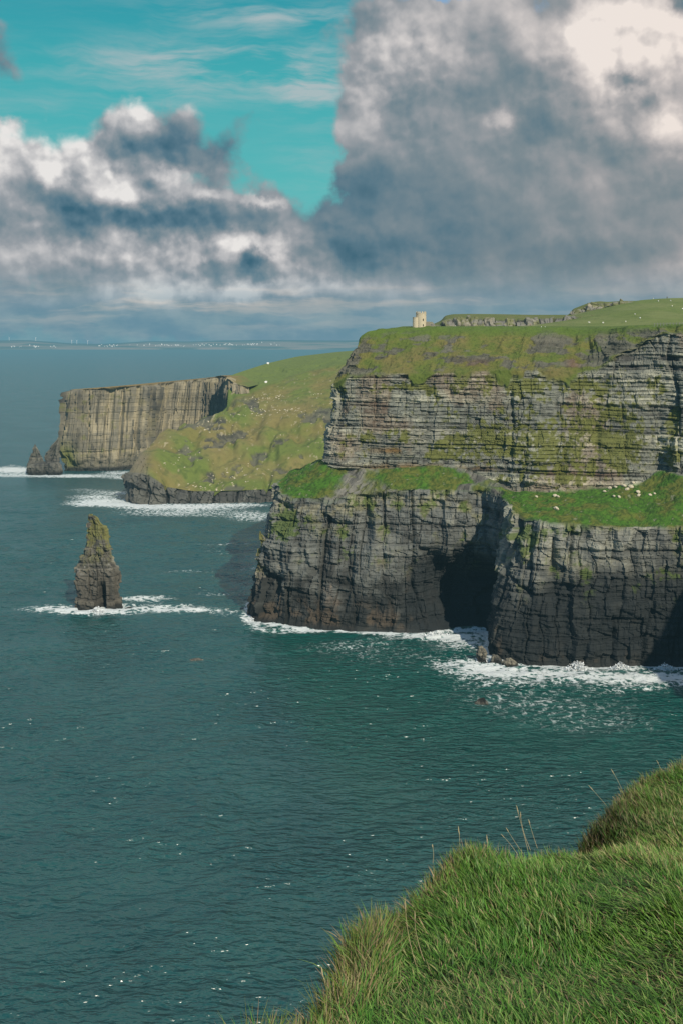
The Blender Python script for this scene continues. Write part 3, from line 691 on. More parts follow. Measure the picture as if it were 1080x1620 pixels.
# ------------------------------------------------------------------ round tower on the headland
M_STONE = surf_mat('tower_stone', color=(.50, .43, .30), nscale=1.5, namp=.3, bump=.4, bscale=3)
M_STONED = surf_mat('tower_stone_dark', color=(.22, .20, .15), nscale=1.5, namp=.3, bump=.4, bscale=3)
M_DARK = surf_mat('dark_opening', color=(.015, .015, .014), bump=0)
def ring_mesh(name, r0, r1, z0, z1, n=40, flare=0):
    V = []; Fc = []
    for i in range(n):
        a = 2*math.pi*i/n; c, s_ = math.cos(a), math.sin(a)
        V += [(c*r1*(1+flare), s_*r1*(1+flare), z0), (c*r1, s_*r1, z1), (c*r0, s_*r0, z1), (c*r0, s_*r0, z0)]
    for i in range(n):
        j = (i+1) % n
        for k in range(4): Fc.append((4*i+k, 4*j+k, 4*j+(k+1) % 4, 4*i+(k+1) % 4))
    return poly_mesh(name, V, Fc)
def merlon_mesh(r0, r1, z0, z1, i, n, fill=.55):
    a0 = 2*math.pi*(i+.1)/n; a1 = a0+2*math.pi/n*fill; V = []; Fc = []
    for a in (a0, (a0+a1)/2, a1):
        c, s_ = math.cos(a), math.sin(a)
        V += [(c*r0, s_*r0, z0), (c*r1, s_*r1, z0), (c*r1, s_*r1, z1), (c*r0, s_*r0, z1)]
    for q in (0, 4):
        for e in range(4): Fc.append((q+e, q+4+e, q+4+(e+1) % 4, q+(e+1) % 4))
    return poly_mesh('merlon', V, Fc+[(0, 1, 2, 3), (11, 10, 9, 8)])
def box_mesh(name, x0, x1, y0, y1, z0, z1):
    V = [(x, y, z) for z in (z0, z1) for y in (y0, y1) for x in (x0, x1)]
    return poly_mesh(name, V, [(0, 2, 3, 1), (4, 5, 7, 6), (0, 1, 5, 4), (2, 6, 7, 3), (0, 4, 6, 2), (1, 3, 7, 5)])
def build_tower():
    Y = 842; bx, by, bz = W(665.3, 519.0, Y)
    t = link('round_tower', None); t.location = (bx, by, bz-.3)
    tag(t, 'pale round stone lookout tower with battlements on the headland edge', 'tower')
    k = Y/F
    link('wall', ring_mesh('wall', 3.2, 3.95, 0, 24*k, 48, .03), M_STONE, t)
    link('roof', ring_mesh('roof', .01, 3.18, 21*k, 22*k), M_STONED, t)
    link('cornice', ring_mesh('cornice', 3.97, 4.15, 23*k, 23.6*k), M_STONE, t)
    for i in range(12): link('merlon', merlon_mesh(3.3, 3.97, 24*k+.002, 26.6*k, i, 12), M_STONE, t)
    tu = link('stair_turret', ring_mesh('stair_turret', 1.6, 2.5, 0, 17*k, 32, .03), M_STONE, t); tu.location = (-3.9, -.9, 0)
    cp = link('turret_cap', ring_mesh('turret_cap', .01, 2.65, 17*k+.01, 17.8*k, 32), M_STONE, tu)
    for (a, z) in ((-.35, 13.5), (-.35, 4.8)):
        wn = link('window', box_mesh('window', -.38, .38, -.12, .3, -.85, .85), M_DARK, t)
        wn.location = (math.sin(-a)*3.98, -math.cos(a)*3.98, z*k); wn.rotation_euler = (0, 0, -a)
        wn.location = (math.sin(.35)*3.98, -math.cos(.35)*3.98, z*k); wn.rotation_euler = (0, 0, .35)
    an = link('annexe', box_mesh('annexe', 4.05, 7.2, -1.2, 2.2, 0, 10*k), M_STONED, t)
    link('gable', poly_mesh('gable', [(4.05, -1.2, 10*k), (7.2, -1.2, 10*k), (7.2, 2.2, 10*k), (4.05, 2.2, 10*k), (4.05, .5, 10.9*k), (7.2, .5, 10.9*k)], [(0, 1, 5, 4), (2, 3, 4, 5), (0, 4, 3), (1, 2, 5)]), M_STONED, an)
    w2 = link('yard_wall', box_mesh('yard_wall', 7.25, 11, -.6, .2, 0, 2.2), M_STONED, t)
build_tower()

# low stone wall and post fence along the path behind the edge
def strip_path():
    V = []; Fc = []
    for i, px in enumerate(range(680, 850, 6)):
        a = W(px, 517.6+.012*(px-680)+.25*math.sin(px*.21), 858); V += [(a[0], a[1], a[2]-1.2), (a[0], a[1]+.7, a[2]-1.2), (a[0], a[1]+.7, a[2]+.25), (a[0], a[1], a[2]+.25)]
        if i: 
            k = 4*i
            for e in range(4): Fc.append((k-4+e, k+e, k+(e+1) % 4, k-4+(e+1) % 4))
    tag(link('flagstone_wall', poly_mesh('flagstone_wall', V, Fc), surf_mat('flagstone', color=(.38, .36, .29), nscale=.8, namp=.4)), 'long low pale flagstone wall along the path right of the tower', 'wall')
strip_path()
M_WOOD = surf_mat('weathered_post', color=(.2, .2, .18), bump=0)
def fence():
    f = link('fence', None); pts = [W(px, 513.8-.02*(px-1036), 768+(px-1036)*-.1) for px in range(1034, 1084, 5)]
    f.location = pts[0]; tag(f, 'grey post and rail fence on the cliff edge at the upper right', 'fence')
    o = np.array(pts[0])
    for q in pts:
        a = np.array(q)-o; link('post', box_mesh('post', -.12, .12, -.12, .12, -1.5, 1.35), M_WOOD, f).location = a
    for a, b in zip(pts[:-1], pts[1:]):
        a = np.array(a)-o; b = np.array(b)-o; V = []
        for z in (.95, .45):
            V += [a+(0, -.14, z), b+(0, -.14, z), b+(0, -.14, z+.12), a+(0, -.14, z+.12)]
        link('rail', poly_mesh('rail', V, [(0, 1, 2, 3), (4, 5, 6, 7)]), M_WOOD, f)
fence()

# ------------------------------------------------------------------ little skinned figures: walkers and sheep
def skinned(name, verts, edges, radii, mat, sub=1, root=0):
    me = bpy.data.meshes.new(name); me.from_pydata(verts, edges, [])
    o = bpy.data.objects.new(name, me); COL.objects.link(o)
    mo = o.modifiers.new('skin', 'SKIN'); mo.use_smooth_shade = True
    for v, r in zip(me.skin_vertices[0].data, radii): v.radius = (r, r)
    me.skin_vertices[0].data[root].use_root = True
    o.modifiers.new('sub', 'SUBSURF').levels = sub; o.modifiers['sub'].render_levels = sub
    dg = bpy.context.evaluated_depsgraph_get(); m2 = bpy.data.meshes.new_from_object(o.evaluated_get(dg)); 
    bpy.data.objects.remove(o); m2.name = name; m2.materials.clear(); m2.materials.append(mat)
    m2.polygons.foreach_set('use_smooth', [True]*len(m2.polygons)); return m2
def matc(name, c): return surf_mat(name, color=c, bump=0, namp=.15, nscale=4)
BODYV = [(0,0,.95),(0,.0,1.2),(0,0,1.42),(0,0,1.54),(0,-.01,1.66),(.11,0,.9),(.13,-.12,.48),(.13,-.1,.08),(.13,-.22,.05),(-.11,0,.9),(-.13,.1,.48),(-.13,.2,.08),(-.13,.08,.05),(.2,0,1.4),(.27,.06,1.12),(.27,-.06,.88),(-.2,0,1.4),(-.27,-.06,1.12),(-.27,-.16,.9)]
BODYE = [(0,1),(1,2),(2,3),(3,4),(0,5),(5,6),(6,7),(7,8),(0,9),(9,10),(10,11),(11,12),(2,13),(13,14),(14,15),(2,16),(16,17),(17,18)]
BODYR = [.15,.15,.15,.06,.11,.09,.065,.045,.04,.09,.065,.045,.04,.07,.05,.035,.07,.05,.035]
def person_mesh(name, mat): return skinned(name, BODYV, BODYE, BODYR, mat, 1)
JK = {'white': (.75, .75, .72), 'dark': (.03, .035, .05), 'blue': (.05, .1, .25), 'red': (.35, .04, .03)}
PM = {k: person_mesh('person_body', matc('jacket_'+k, c)) for k, c in JK.items()}
TM = skinned('trousers', [BODYV[i] for i in (0,5,6,7,9,10,11)], [(0,1),(1,2),(2,3),(0,4),(4,5),(5,6)], [.165,.105,.08,.06,.105,.08,.06], matc('trouser_cloth', (.03, .03, .04)))
HM = skinned('hair', [(0,.03,1.72),(0,.05,1.64)], [(0,1)], [.11,.1], matc('hair_dark', (.03, .02, .015)))
for (px, py, Y, k, lab) in [
    (649.5, 519, 838, 'dark', 'person in dark clothes standing just left of the round tower'),
    (720, 517.8, 852, 'white', 'person in a white jacket on the path, nearest the tower on its right'),
    (728, 517.8, 853, 'dark', 'person in dark clothes beside the white-jacketed one right of the tower'),
    (797, 518, 852, 'dark', 'dark-clad walker on the path below the right end of the distant rock edge'),
    (820, 517.8, 853, 'blue', 'walker in a blue jacket on the path before the pasture hill'),
    (857.5, 509, 1000, 'white', 'person in white climbing the lower slope of the pasture hill path'),
    (855.5, 519.5, 850, 'white', 'left one of two people in white on the flat turf below the pasture path'),
    (861.5, 519.5, 850, 'white', 'right one of two people in white on the flat turf below the pasture path'),
    (838, 514.5, 930, 'red', 'walker in a red jacket at the foot of the pasture path')]:
    x, y, z = W(px, py, Y) if Y < 900 else seat(FIELD, px, py)
    p = link('person', None); tag(p, lab, 'person', 'walkers on the headland'); p.location = (x, y, z-.1); p.rotation_euler[2] = random.uniform(0, 6)
    link('body', PM[k], None, p); link('trousers', TM, None, p); link('hair', HM, None, p)
SHV = [(0,-.45,.72),(0,0,.75),(0,.45,.74),(0,.68,.95),(0,.9,.9),(.15,-.42,.5),(.15,-.42,.05),(-.15,-.42,.5),(-.15,-.42,.05),(.14,.38,.5),(.14,.38,.05),(-.14,.38,.5),(-.14,.38,.05),(0,-.66,.68)]
SHE = [(1,0),(1,2),(2,3),(3,4),(0,5),(5,6),(0,7),(7,8),(2,9),(9,10),(2,11),(11,12),(0,13)]
SM = skinned('sheep', SHV, SHE, [.3,.33,.29,.15,.09,.1,.045,.1,.045,.1,.045,.1,.045,.05], matc('fleece', (.8, .78, .7)), 1, 1)
SH = [(1033.5, 472), (1040, 476), (1059, 475.5), (1062, 484), (1079, 488), (1012, 503), (931, 510), (954, 511), (990, 509), (1004, 497)]
for px, py in SH:
    o = link('sheep', SM); o.location = seat(FIELD, px, py, 1.5); o.rotation_euler[2] = random.uniform(0, 6.2); o.scale = (1.25,)*3
    tag(o, 'small white sheep grazing on the open pasture hill', 'sheep', 'sheep on the pasture hill')
cr = link('cairn', skinned('cairn', [(0,0,0),(0,0,.8),(0,0,1.6),(.05,0,2.3)], [(0,1),(1,2),(2,3)], [.9,.7,.5,.3], matc('cairn_stone', (.12,.12,.1)))); cr.location = seat(FIELD, 1054, 471)
tag(cr, 'small dark cairn on the skyline of the pasture hill', 'cairn')
# white cottages on the far green slope
M_WHITE = matc('whitewash', (.78, .77, .72)); M_SLATE = matc('slate', (.09, .09, .1))
def house(name, x0, L_, Wd, H_, with_parts=True):
    wall = box_mesh('wall', -L_/2, L_/2, -Wd/2, Wd/2, -1, H_)
    roof = poly_mesh('roof', [(-L_/2-.2, -Wd/2-.2, H_), (L_/2+.2, -Wd/2-.2, H_), (L_/2+.2, Wd/2+.2, H_), (-L_/2-.2, Wd/2+.2, H_), (-L_/2-.2, 0, H_+Wd*.38), (L_/2+.2, 0, H_+Wd*.38)], [(0, 1, 5, 4), (2, 3, 4, 5), (0, 4, 3), (1, 2, 5), (0, 3, 2, 1)])
    return wall, roof
hw, hr = house('cottage', 0, 3.4, 2.6, 1.5)
for px, py, lab in [(424, 574, 'tiny white cottage on the skyline of the far green slope'), (420, 604, 'tiny white cottage low in the fold of the far green slope')]:
    r = link('cottage', None); r.location = seat(KNOLL, px, py, 2); tag(r, lab, 'cottage'); link('wall', hw, M_WHITE, r); link('roof', hr, M_WHITE, r)

# ------------------------------------------------------------------ pale boulders
def rock_mesh(seed):
    bm = bmesh.new(); bmesh.ops.create_icosphere(bm, subdivisions=2, radius=1)
    for v in bm.verts:
        q = v.co*1.0; k = .75+.5*float(vn3(np.array(q.x*1.3+seed), np.array(q.y*1.3), np.array(q.z*1.3), seed)); v.co = (q.x*k*1.2, q.y*k, q.z*k*.7)
    me = bpy.data.meshes.new('boulder'); bm.to_mesh(me); bm.free(); return me
M_PBLD = surf_mat('pale_boulder', color=(.50, .45, .33), nscale=.8, namp=.3, bump=.3)
RM = [rock_mesh(i) for i in range(5)]
for m_ in RM: m_.materials.append(M_PBLD)
rb = random.Random(5)
spots = []
for (cx, cy, rx, ry, n) in [(415, 630, 22, 4, 22), (440, 626, 10, 3, 8), (430, 647, 30, 5, 26), (395, 655, 30, 4, 16), (345, 672, 30, 8, 16), (470, 650, 20, 5, 12), (500, 622, 14, 5, 10), (325, 770, 30, 6, 16), (350, 755, 30, 14, 18), (300, 725, 30, 20, 12), (400, 745, 30, 15, 12), (360, 690, 40, 10, 8)]:
    for _ in range(n): spots.append((cx+rb.gauss(0, .6)*rx, cy+rb.gauss(0, .6)*ry))
for px, py in spots:
    if px < 250: continue
    o = link('boulder', rb.choice(RM)); x, y, z = seat(KNOLL, px, py, 1.6); o.location = (x, y, z); s_ = rb.uniform(.4, 1.05); o.scale = (s_*rb.uniform(.9, 1.6), s_, s_); o.rotation_euler = (rb.uniform(-.3, .3), rb.uniform(-.3, .3), rb.uniform(0, 6))
    tag(o, 'small pale boulder scattered on the steep far green knoll', 'boulder', 'pale boulders strewn over the far green knoll')
for px, py, s_ in [(962,771,1.5),(972,769,1.2),(985,768,1.6),(996,770,1.9),(1000,762,1.0),(1009,777,1.5),(1010,783,1.3),(970,784,1.0),(978,785,1.2),(1028,782,1.1),(1035,779,.8),(876,783,1.4),(881,784,1.0),(878,803,1.5),(848,784,.9),(955,776,1.0),(990,773,1.3)]:
    o = link('boulder', rb.choice(RM)); x, y, z = seat(MAINQ, px, py, 2); o.location = (x, y-.3, z+.2*s_); o.scale = (s_, s_, s_); o.rotation_euler = (rb.uniform(-.5, .5), rb.uniform(-.5, .5), rb.uniform(0, 6))
    tag(o, 'pale fallen boulder lying in the grass of the near green bench', 'boulder', 'pale boulders on the near green bench')

# ------------------------------------------------------------------ land across the bay, its houses and turbines
def build_shore():
    prof = [(-900,548,540),(-400,547,538),(0,548,538.5),(25,548,538),(45,548,538),(75,548,540.5),(110,548,543.2),(160,548.5,544.5),(200,548.5,542),(240,548.5,539.5),(300,548.5,540),(345,548,538.5),(420,548,537.8),(500,548,538.5),(560,548,538.5),(700,548,537),(1000,548,534),(1500,548,536)]
    A = [[w((px-540)/F*30000, 30000*1.0, -20), w((px-540)/F*30300, 30300, 30+0*a), W(px, (a*.6+b*.4), 32500), W(px, b+1.6, 34500), W(px, b, 37500), W(px, b+8, 41000)] for px, a, b in prof]
    P, s, t, L = sheet(A, [6, 16, 12, 14, 4], 110, 300)
    P[..., 2] += (fb2(P[..., 0]/2500, P[..., 1]/900, 4, 150)-.5)*30*ss(.5, 2, t)*ss(5, 4, t)
    n = fb2(P[..., 0]/900, P[..., 1]/700, 4, 151)
    c = mixc(np.zeros(P.shape, np.float32)+np.array((.20, .19, .13), np.float32), (.46, .32, .24), ss(.45, .65, n)*ss(3.2, 2.6, t)); c = mixc(c, (.05, .08, .06), ss(.5, .3, n)*.8)
    c = mixc(c, (.02, .05, .06), ss(2.6, 3.2, t))
    m = surf_mat('far_shore_land', nscale=.0004, namp=.2, bump=0, haze=False)
    # deep air between: same haze law, tuned longer so the shore still reads
    T = NT(m.node_tree); [T.n.remove(x) for x in list(T.n) if x.type == 'OUTPUT_MATERIAL']
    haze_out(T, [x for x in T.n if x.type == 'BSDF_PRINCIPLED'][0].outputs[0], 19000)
    tag(link('far_shore', grid_mesh('far_shore', P, c, True), m), kind='structure'); return P
SHORE = build_shore()
def longhaze(name, col, dist):
    m, T = newmat(name); p = T.new('ShaderNodeBsdfPrincipled'); g = T.new('ShaderNodeNewGeometry')
    T.put(p.inputs['Base Color'], T.mix(T.noise(g.outputs['Position'], .01, 2), tuple(x*.9 for x in col)+(1,), (*col, 1))); haze_out(T, p.outputs[0], dist); return m
M_FARH = longhaze('far_whitewash', (.85, .84, .8), 38000)
fh = poly_mesh('house', [(-12,-9,-8),(12,-9,-8),(12,9,-8),(-12,9,-8),(-12,-9,11),(12,-9,11),(12,9,11),(-12,9,11),(-12,0,18),(12,0,18)], [(0,1,5,4),(1,2,6,5),(2,3,7,6),(3,0,4,7),(4,5,9,8),(6,7,8,9),(7,4,8),(5,6,9)])
fh.materials.append(M_FARH)
for (cx, cy, rx, ry, n) in [(30, 546.6, 28, .6, 12), (58, 546.3, 10, .5, 8), (85, 546.4, 8, .5, 5), (165, 545.2, 10, .8, 8), (178, 545, 12, .9, 10), (235, 544.5, 25, 1, 10), (255, 544, 14, .8, 10), (285, 544.5, 18, 1, 12), (330, 543.5, 18, 1.1, 16), (365, 543, 12, 1.1, 14), (400, 542.8, 14, 1, 12), (432, 542.8, 12, .8, 5)]:
    for _ in range(n):
        px = cx+rb.gauss(0, .6)*rx; py = cy+rb.gauss(0, .6)*ry
        o = link('house', fh); x, y, z = seat(SHORE, px, min(py, 547.4), 3); x = (px-540)/F*y; o.location = (x, y, z+4); o.scale = (rb.uniform(.45, 1.3),)*3; o.rotation_euler[2] = rb.uniform(-.5, .5)
        tag(o, 'tiny white house in the village on the hazy shore across the bay', 'house', 'white houses along the far shore')
M_TURB = longhaze('turbine_white', (.8, .8, .8), 60000)
def turbine():
    r = link('wind_turbine', None); V = []; Fc = []
    me = ring_mesh('mast', .3, 5, -20, 100, 8); link('mast', me, M_TURB, r)
    for k in range(3):
        a = k*2.094+.3; c, s_ = math.cos(a), math.sin(a)
        link('blade', poly_mesh('blade', [(c*0-s_*4, -6, 100+s_*0+c*4), (s_*4, -6, 100-c*4), (c*52, -6, 100+s_*52)], [(0, 1, 2)]), M_TURB, r)
    return r
t0 = turbine()
for i, px in enumerate([15, 57, 114, 122, 139]):
    if i == 0: r = t0
    else:
        r = t0.copy(); COL.objects.link(r)
        for ch in list(t0.children): c_ = ch.copy(); COL.objects.link(c_); c_.parent = r
    r.location = W(px, (538.8, 539.2, 543.2, 543.5, 543.9)[i], 36500); r.rotation_euler[2] = rb.uniform(-.6, .6)
    tag(r, 'faint white wind turbine on the hazy ridge across the bay', 'wind turbine', 'wind turbines on the far ridge')

# ------------------------------------------------------------------ near hillside and its grass
EDGE = [(-9, -3), (-4.5, 1.5), (-1.6, 4.2), (-.22, 6.1), (-.1, 6.8), (.03, 7.35), (.13, 7.9), (.28, 8.45), (.62, 8.95), (1.06, 9.65), (1.5, 9.85), (1.9, 10.2), (2.25, 10.8), (2.62, 11.4), (2.97, 11.95), (3.45, 12.5), (4.3, 12.9), (5.5, 13.9), (8, 14.6), (14, 16), (24, 21)]
def sdist(X, Y):
    """signed distance to the brink, positive on the land (right-hand) side"""
    d = np.full(np.shape(X), 1e9); sg = np.ones(np.shape(X))
    for (a, b), (c, e) in zip(EDGE[:-1], EDGE[1:]):
        vx, vy = c-a, e-b; q = np.clip(((X-a)*vx+(Y-b)*vy)/(vx*vx+vy*vy), 0, 1)
        dd = np.hypot(X-a-q*vx, Y-b-q*vy); side = (X-a)*vy-(Y-b)*vx
        m = dd < d-1e-9; d = np.where(m, dd, d); sg = np.where(m, np.sign(side), sg)
    return d*sg
def gz(X, Y):
    X = np.asarray(X, float); Y = np.asarray(Y, float)
    ys = [-6, 0, 3, 5, 6.5, 8, 10, 12, 14, 20]; zs = [188.4, 188.2, 187.55, 186.55, 185.88, 185.62, 185.17, 184.78, 184.45, 183.8]
    z = np.interp(Y, ys, zs)
    d = sdist(X, Y)
    z = z + .05*np.clip(X, -4, 12)*ss(4, 9, Y) 
    z = z + (fb2(X/1.3, Y/1.3, 3, 160)-.5)*.34 + (fb2(X/.45, Y/.45, 2, 161)-.5)*.10
    z = z + .16*np.exp(-((X-.95)/.5)**2-((Y-9.6)/.4)**2) + .16*np.exp(-((X-.05)/.35)**2-((Y-8.1)/.5)**2)
    z = z + .28*np.exp(-((X-4.0)/1.2)**2-((Y-12.4)/.9)**2) - .34*np.exp(-((X-2.35)/.5)**2-((Y-10.75)/.38)**2) - .14*np.exp(-((X-.42)/.2)**2-((Y-8.15)/.45)**2)
    z = z - 1.1*np.clip(.25-d, 0, .5)**1.5 - 2.6*np.clip(-d-.05, 0, 4.0)
    return z
def build_near():
    xs = np.concatenate([np.arange(-10, -2, .5), np.arange(-2, 6, .06), np.arange(6, 24, .5)]); ys = np.concatenate([np.arange(-6, 5, .5), np.arange(5, 15, .06), np.arange(15, 22, .5)])
    X, Y = np.meshgrid(xs, ys, indexing='ij'); Z = gz(X, Y)
    P = np.stack([X, Y, Z], -1)
    n = fb2(X*2, Y*2, 4, 165)
    c = mixc(np.zeros(P.shape, np.float32)+np.array((.018, .032, .008), np.float32), (.05, .045, .02), ss(.45, .7, n))
    tag(link('hillside', grid_mesh('hillside', P, c, True), surf_mat('near_soil', nscale=9, namp=.4, bump=.6, bscale=14, haze=False)), kind='structure')
build_near()
def blades(X, Y, Ht, Wd, az, lean, curl, colr, tipc, name, mat):
    n = len(X); Z = gz(X, Y)-.015
    lv = np.array([0, .35, .7, 1.0]); 
    dx, dy = np.cos(az), np.sin(az)
    a2 = RNG.random(n)*math.pi; wx, wy = np.cos(a2), np.sin(a2)
    V = np.empty((n, 7, 3), np.float32); C = np.ones((n, 7, 4), np.float32)
    k = 0
    for i, q in enumerate(lv):
        ang = lean+curl*q; hor = Ht*q*np.sin(np.clip(lean+curl*q*.6, 0, 1.9)); up = Ht*q*np.cos(np.clip(lean+curl*q*.6, 0, 1.9))
        bx = X+dx*hor; by = Y+dy*hor; bz = Z+up
        wd = Wd*(.8, 1.0, .7, 0)[i]*.5
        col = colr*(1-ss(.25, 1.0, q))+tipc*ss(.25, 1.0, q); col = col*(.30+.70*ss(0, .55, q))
        for sgn in ((-1, 1) if i < 3 else (0,)):
            V[:, k, 0] = bx+sgn*wx*wd; V[:, k, 1] = by+sgn*wy*wd; V[:, k, 2] = bz; C[:, k, :3] = col; k += 1
    base = (np.arange(n)*7)[:, None]
    q4 = np.stack([np.array([0, 1, 3, 2]), np.array([2, 3, 5, 4])]).ravel()
    lq = (base+q4).reshape(n, 8); lt = base+np.array([4, 5, 6])
    loops = np.concatenate([lq, lt], 1).ravel().astype(np.int32)
    starts = (np.arange(n)*11)[:, None]+np.array([0, 4, 8]); 
    me = bpy.data.meshes.new(name); me.vertices.add(n*7); me.vertices.foreach_set('co', V.ravel())
    me.loops.add(len(loops)); me.loops.foreach_set('vertex_index', loops)
    me.polygons.add(n*3); me.polygons.foreach_set('loop_start', starts.ravel().astype(np.int32)); me.polygons.foreach_set('use_smooth', np.ones(n*3, bool))
    at = me.attributes.new('albedo', 'FLOAT_COLOR', 'POINT'); at.data.foreach_set('color', C.ravel()); me.update(calc_edges=True)
    return link(name, me, mat)
def grass_material():
    m, T = newmat('grass_blade'); at = T.new('ShaderNodeAttribute', attribute_name='albedo')
    g = T.new('ShaderNodeNewGeometry'); k = T.math('MULTIPLY_ADD', T.noise(g.outputs['Position'], 3.0, 4), .9, .55)
    kk = T.new('ShaderNodeCombineColor'); [T.put(kk.inputs[i], k) for i in range(3)]
    c = T.mix(1.0, at.outputs['Color'], kk.outputs[0], 'MULTIPLY')
    p = T.new('ShaderNodeBsdfPrincipled'); T.put(p.inputs['Base Color'], c); p.inputs['Roughness'].default_value = .5; p.inputs['Specular IOR Level'].default_value = .3
    tr = T.new('ShaderNodeBsdfTranslucent'); T.put(tr.inputs[0], T.mix(1.0, c, (1.0, 1.1, .5, 1), 'MULTIPLY'))
    mx = T.new('ShaderNodeMixShader'); mx.inputs[0].default_value = .16; T.put(mx.inputs[1], p.outputs[0]); T.put(mx.inputs[2], tr.outputs[0])
    o = T.new('ShaderNodeOutputMaterial'); T.put(o.inputs[0], mx.outputs[0]); return m
def build_grass():
    def pick(n, x0, x1, y0, y1):
        return x0+(x1-x0)*RNG.random(n), y0+(y1-y0)*RNG.random(n)
    XA, YA = pick(330000, -1.0, 5.2, 5.6, 14.4)
    XB, YB = pick(40000, -4, 12, 1.5, 17)
    X = np.concatenate([XA, XB]); Y = np.concatenate([YA, YB])
    d = sdist(X, Y); keep = d > -.32*(.3+.7*RNG.random(len(X)))
    U = 540+F*X/np.maximum(Y, 1); keep &= ~((U > 1250) & (RNG.random(len(X)) < .8)) | (Y < 5)
    X, Y, d = X[keep], Y[keep], d[keep]; n = len(X)
    cl = fb2(X*2.2, Y*2.2, 3, 170); cl2 = fb2(X*.9, Y*.9, 3, 171); cl3 = vn2(X*7, Y*7, 172)
    H = .045+.11*cl+.10*RNG.random(n)**2-.05*cl3
    rim = ss(.42, .02, d)
    H = H*(1+.75*rim*ss(9.4, 8.2, Y)+.35*rim) * (1-.3*ss(-.1, -.5, d))
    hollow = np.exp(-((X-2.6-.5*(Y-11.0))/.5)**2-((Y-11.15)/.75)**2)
    az = math.radians(138)+ (cl2-.5)*1.7 + (cl3-.5)*1.3 + RNG.normal(0, .75, n)
    az = np.where(rim*RNG.random(n) > .35, math.radians(70)+RNG.normal(0, .5, n), az)
    lean = .35+.75*ss(.3, .75, fb2(X*1.4, Y*1.4, 2, 173))+RNG.normal(0, .24, n); lean = np.clip(lean*(1-.55*rim), .03, 1.3)
    curl = .35+.5*RNG.random(n)
    Wd = .005+.0055*RNG.random(n)
    r = RNG.random(n)
    A = np.array
    g1 = A((.045, .140, .016)); g2 = A((.080, .180, .022)); g3 = A((.024, .075, .010)); straw = A((.42, .36, .17)); pink = A((.40, .27, .17)); oliv = A((.13, .155, .032))
    m1 = ss(.35, .65, cl2+.4*(r-.5))[:, None]
    col = g1*(1-m1)+g2*m1
    m2 = (RNG.random(n) < .25)[:, None]; col = np.where(m2, g3, col)
    ro = (rim*RNG.random(n) > .3)[:, None]; col = np.where(ro, oliv*.85, col)
    col = col*(.75+.5*RNG.random(n))[:, None]
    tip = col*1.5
    dry = RNG.random(n) < (.07+.30*ss(.5, .7, fb2(X*.7+9, Y*.7, 3, 175)))
    pg = RNG.random(n) < .34*(1-.7*rim); tip = np.where(pg[:, None], A((.21, .33, .08))*(.6+.7*RNG.random(n))[:, None], tip)
    tip = np.where(dry[:, None], straw*(.6+.6*RNG.random(n))[:, None]*(1-.35*rim)[:, None], tip)
    fd = RNG.random(n) < .04; col = np.where(fd[:, None], straw*.8, col); tip = np.where(fd[:, None], pink*.9, tip)
    tip = np.where((ro[:, 0] & (RNG.random(n) < .35))[:, None], pink*.75, tip)
    col = col*(1-.55*hollow)[:, None]; tip = tip*(1-.55*hollow)[:, None]  # shade of the hollow and hump flank painted into the blade colours
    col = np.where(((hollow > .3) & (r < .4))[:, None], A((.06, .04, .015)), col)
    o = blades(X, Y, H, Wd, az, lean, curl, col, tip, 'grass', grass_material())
    tag(o, 'dense windblown green and straw coloured grass on the near cliff top', 'grass', kind='stuff')
    return o
GRASS = build_grass()
# tall dry seed stalks
M_STALK = surf_mat('dry_stalk', color=(.46, .38, .22), nscale=12, namp=.2, bump=0, haze=False)
def stalk(bp, tp, Y, lab, grp=None):
    b = np.array(W(*bp, Y)); t = np.array(W(*tp, Y-.03)); b[2] = min(b[2], float(gz(b[0], b[1]))+.02) if abs(b[2]-float(gz(b[0], b[1]))) < .25 else b[2]
    root = link('grass_stalk', None); root.location = b; tag(root, lab, 'grass stalk', grp)
    n = 9; V = []; Fc = []; ax = t-b; L_ = np.linalg.norm(ax); side = np.array([rb.uniform(-1, 1), rb.uniform(-1, 1), 0])*.06*L_
    def tube(pts, rad):
        V = []; Fc = []
        for i, (p, r) in enumerate(zip(pts, rad)):
            for k in range(4): V.append(p+np.array([math.cos(k*1.571)*r, math.sin(k*1.571)*r, 0]))
            if i:
                for k in range(4): Fc.append((4*i-4+k, 4*i-4+(k+1) % 4, 4*i+(k+1) % 4, 4*i+k))
        Fc.append((4*i, 4*i+1, 4*i+2, 4*i+3)); return V, Fc
    pts = [ax*(i/n)+side*math.sin(math.pi*i/n) for i in range(n+1)]
    link('stem', poly_mesh('stem', *tube(pts, [.0022-.001*i/n for i in range(n+1)])), M_STALK, root)
    hp = [ax*(.82+.2*i/6)+side*math.sin(math.pi*min(1, .82+.2*i/6))+np.array([rb.uniform(-.002, .002), 0, 0]) for i in range(7)]
    link('seed_head', poly_mesh('seed_head', *tube(hp, [.001, .003, .0042, .0045, .0038, .0028, .001])), M_STALK, root)
def Yat(px):  # depth of the brink where it crosses a column of the photo
    e = [(540+F*x/y, y) for x, y in EDGE if y > 5]; return float(np.interp(px, [a for a, _ in e], [b for _, b in e]))
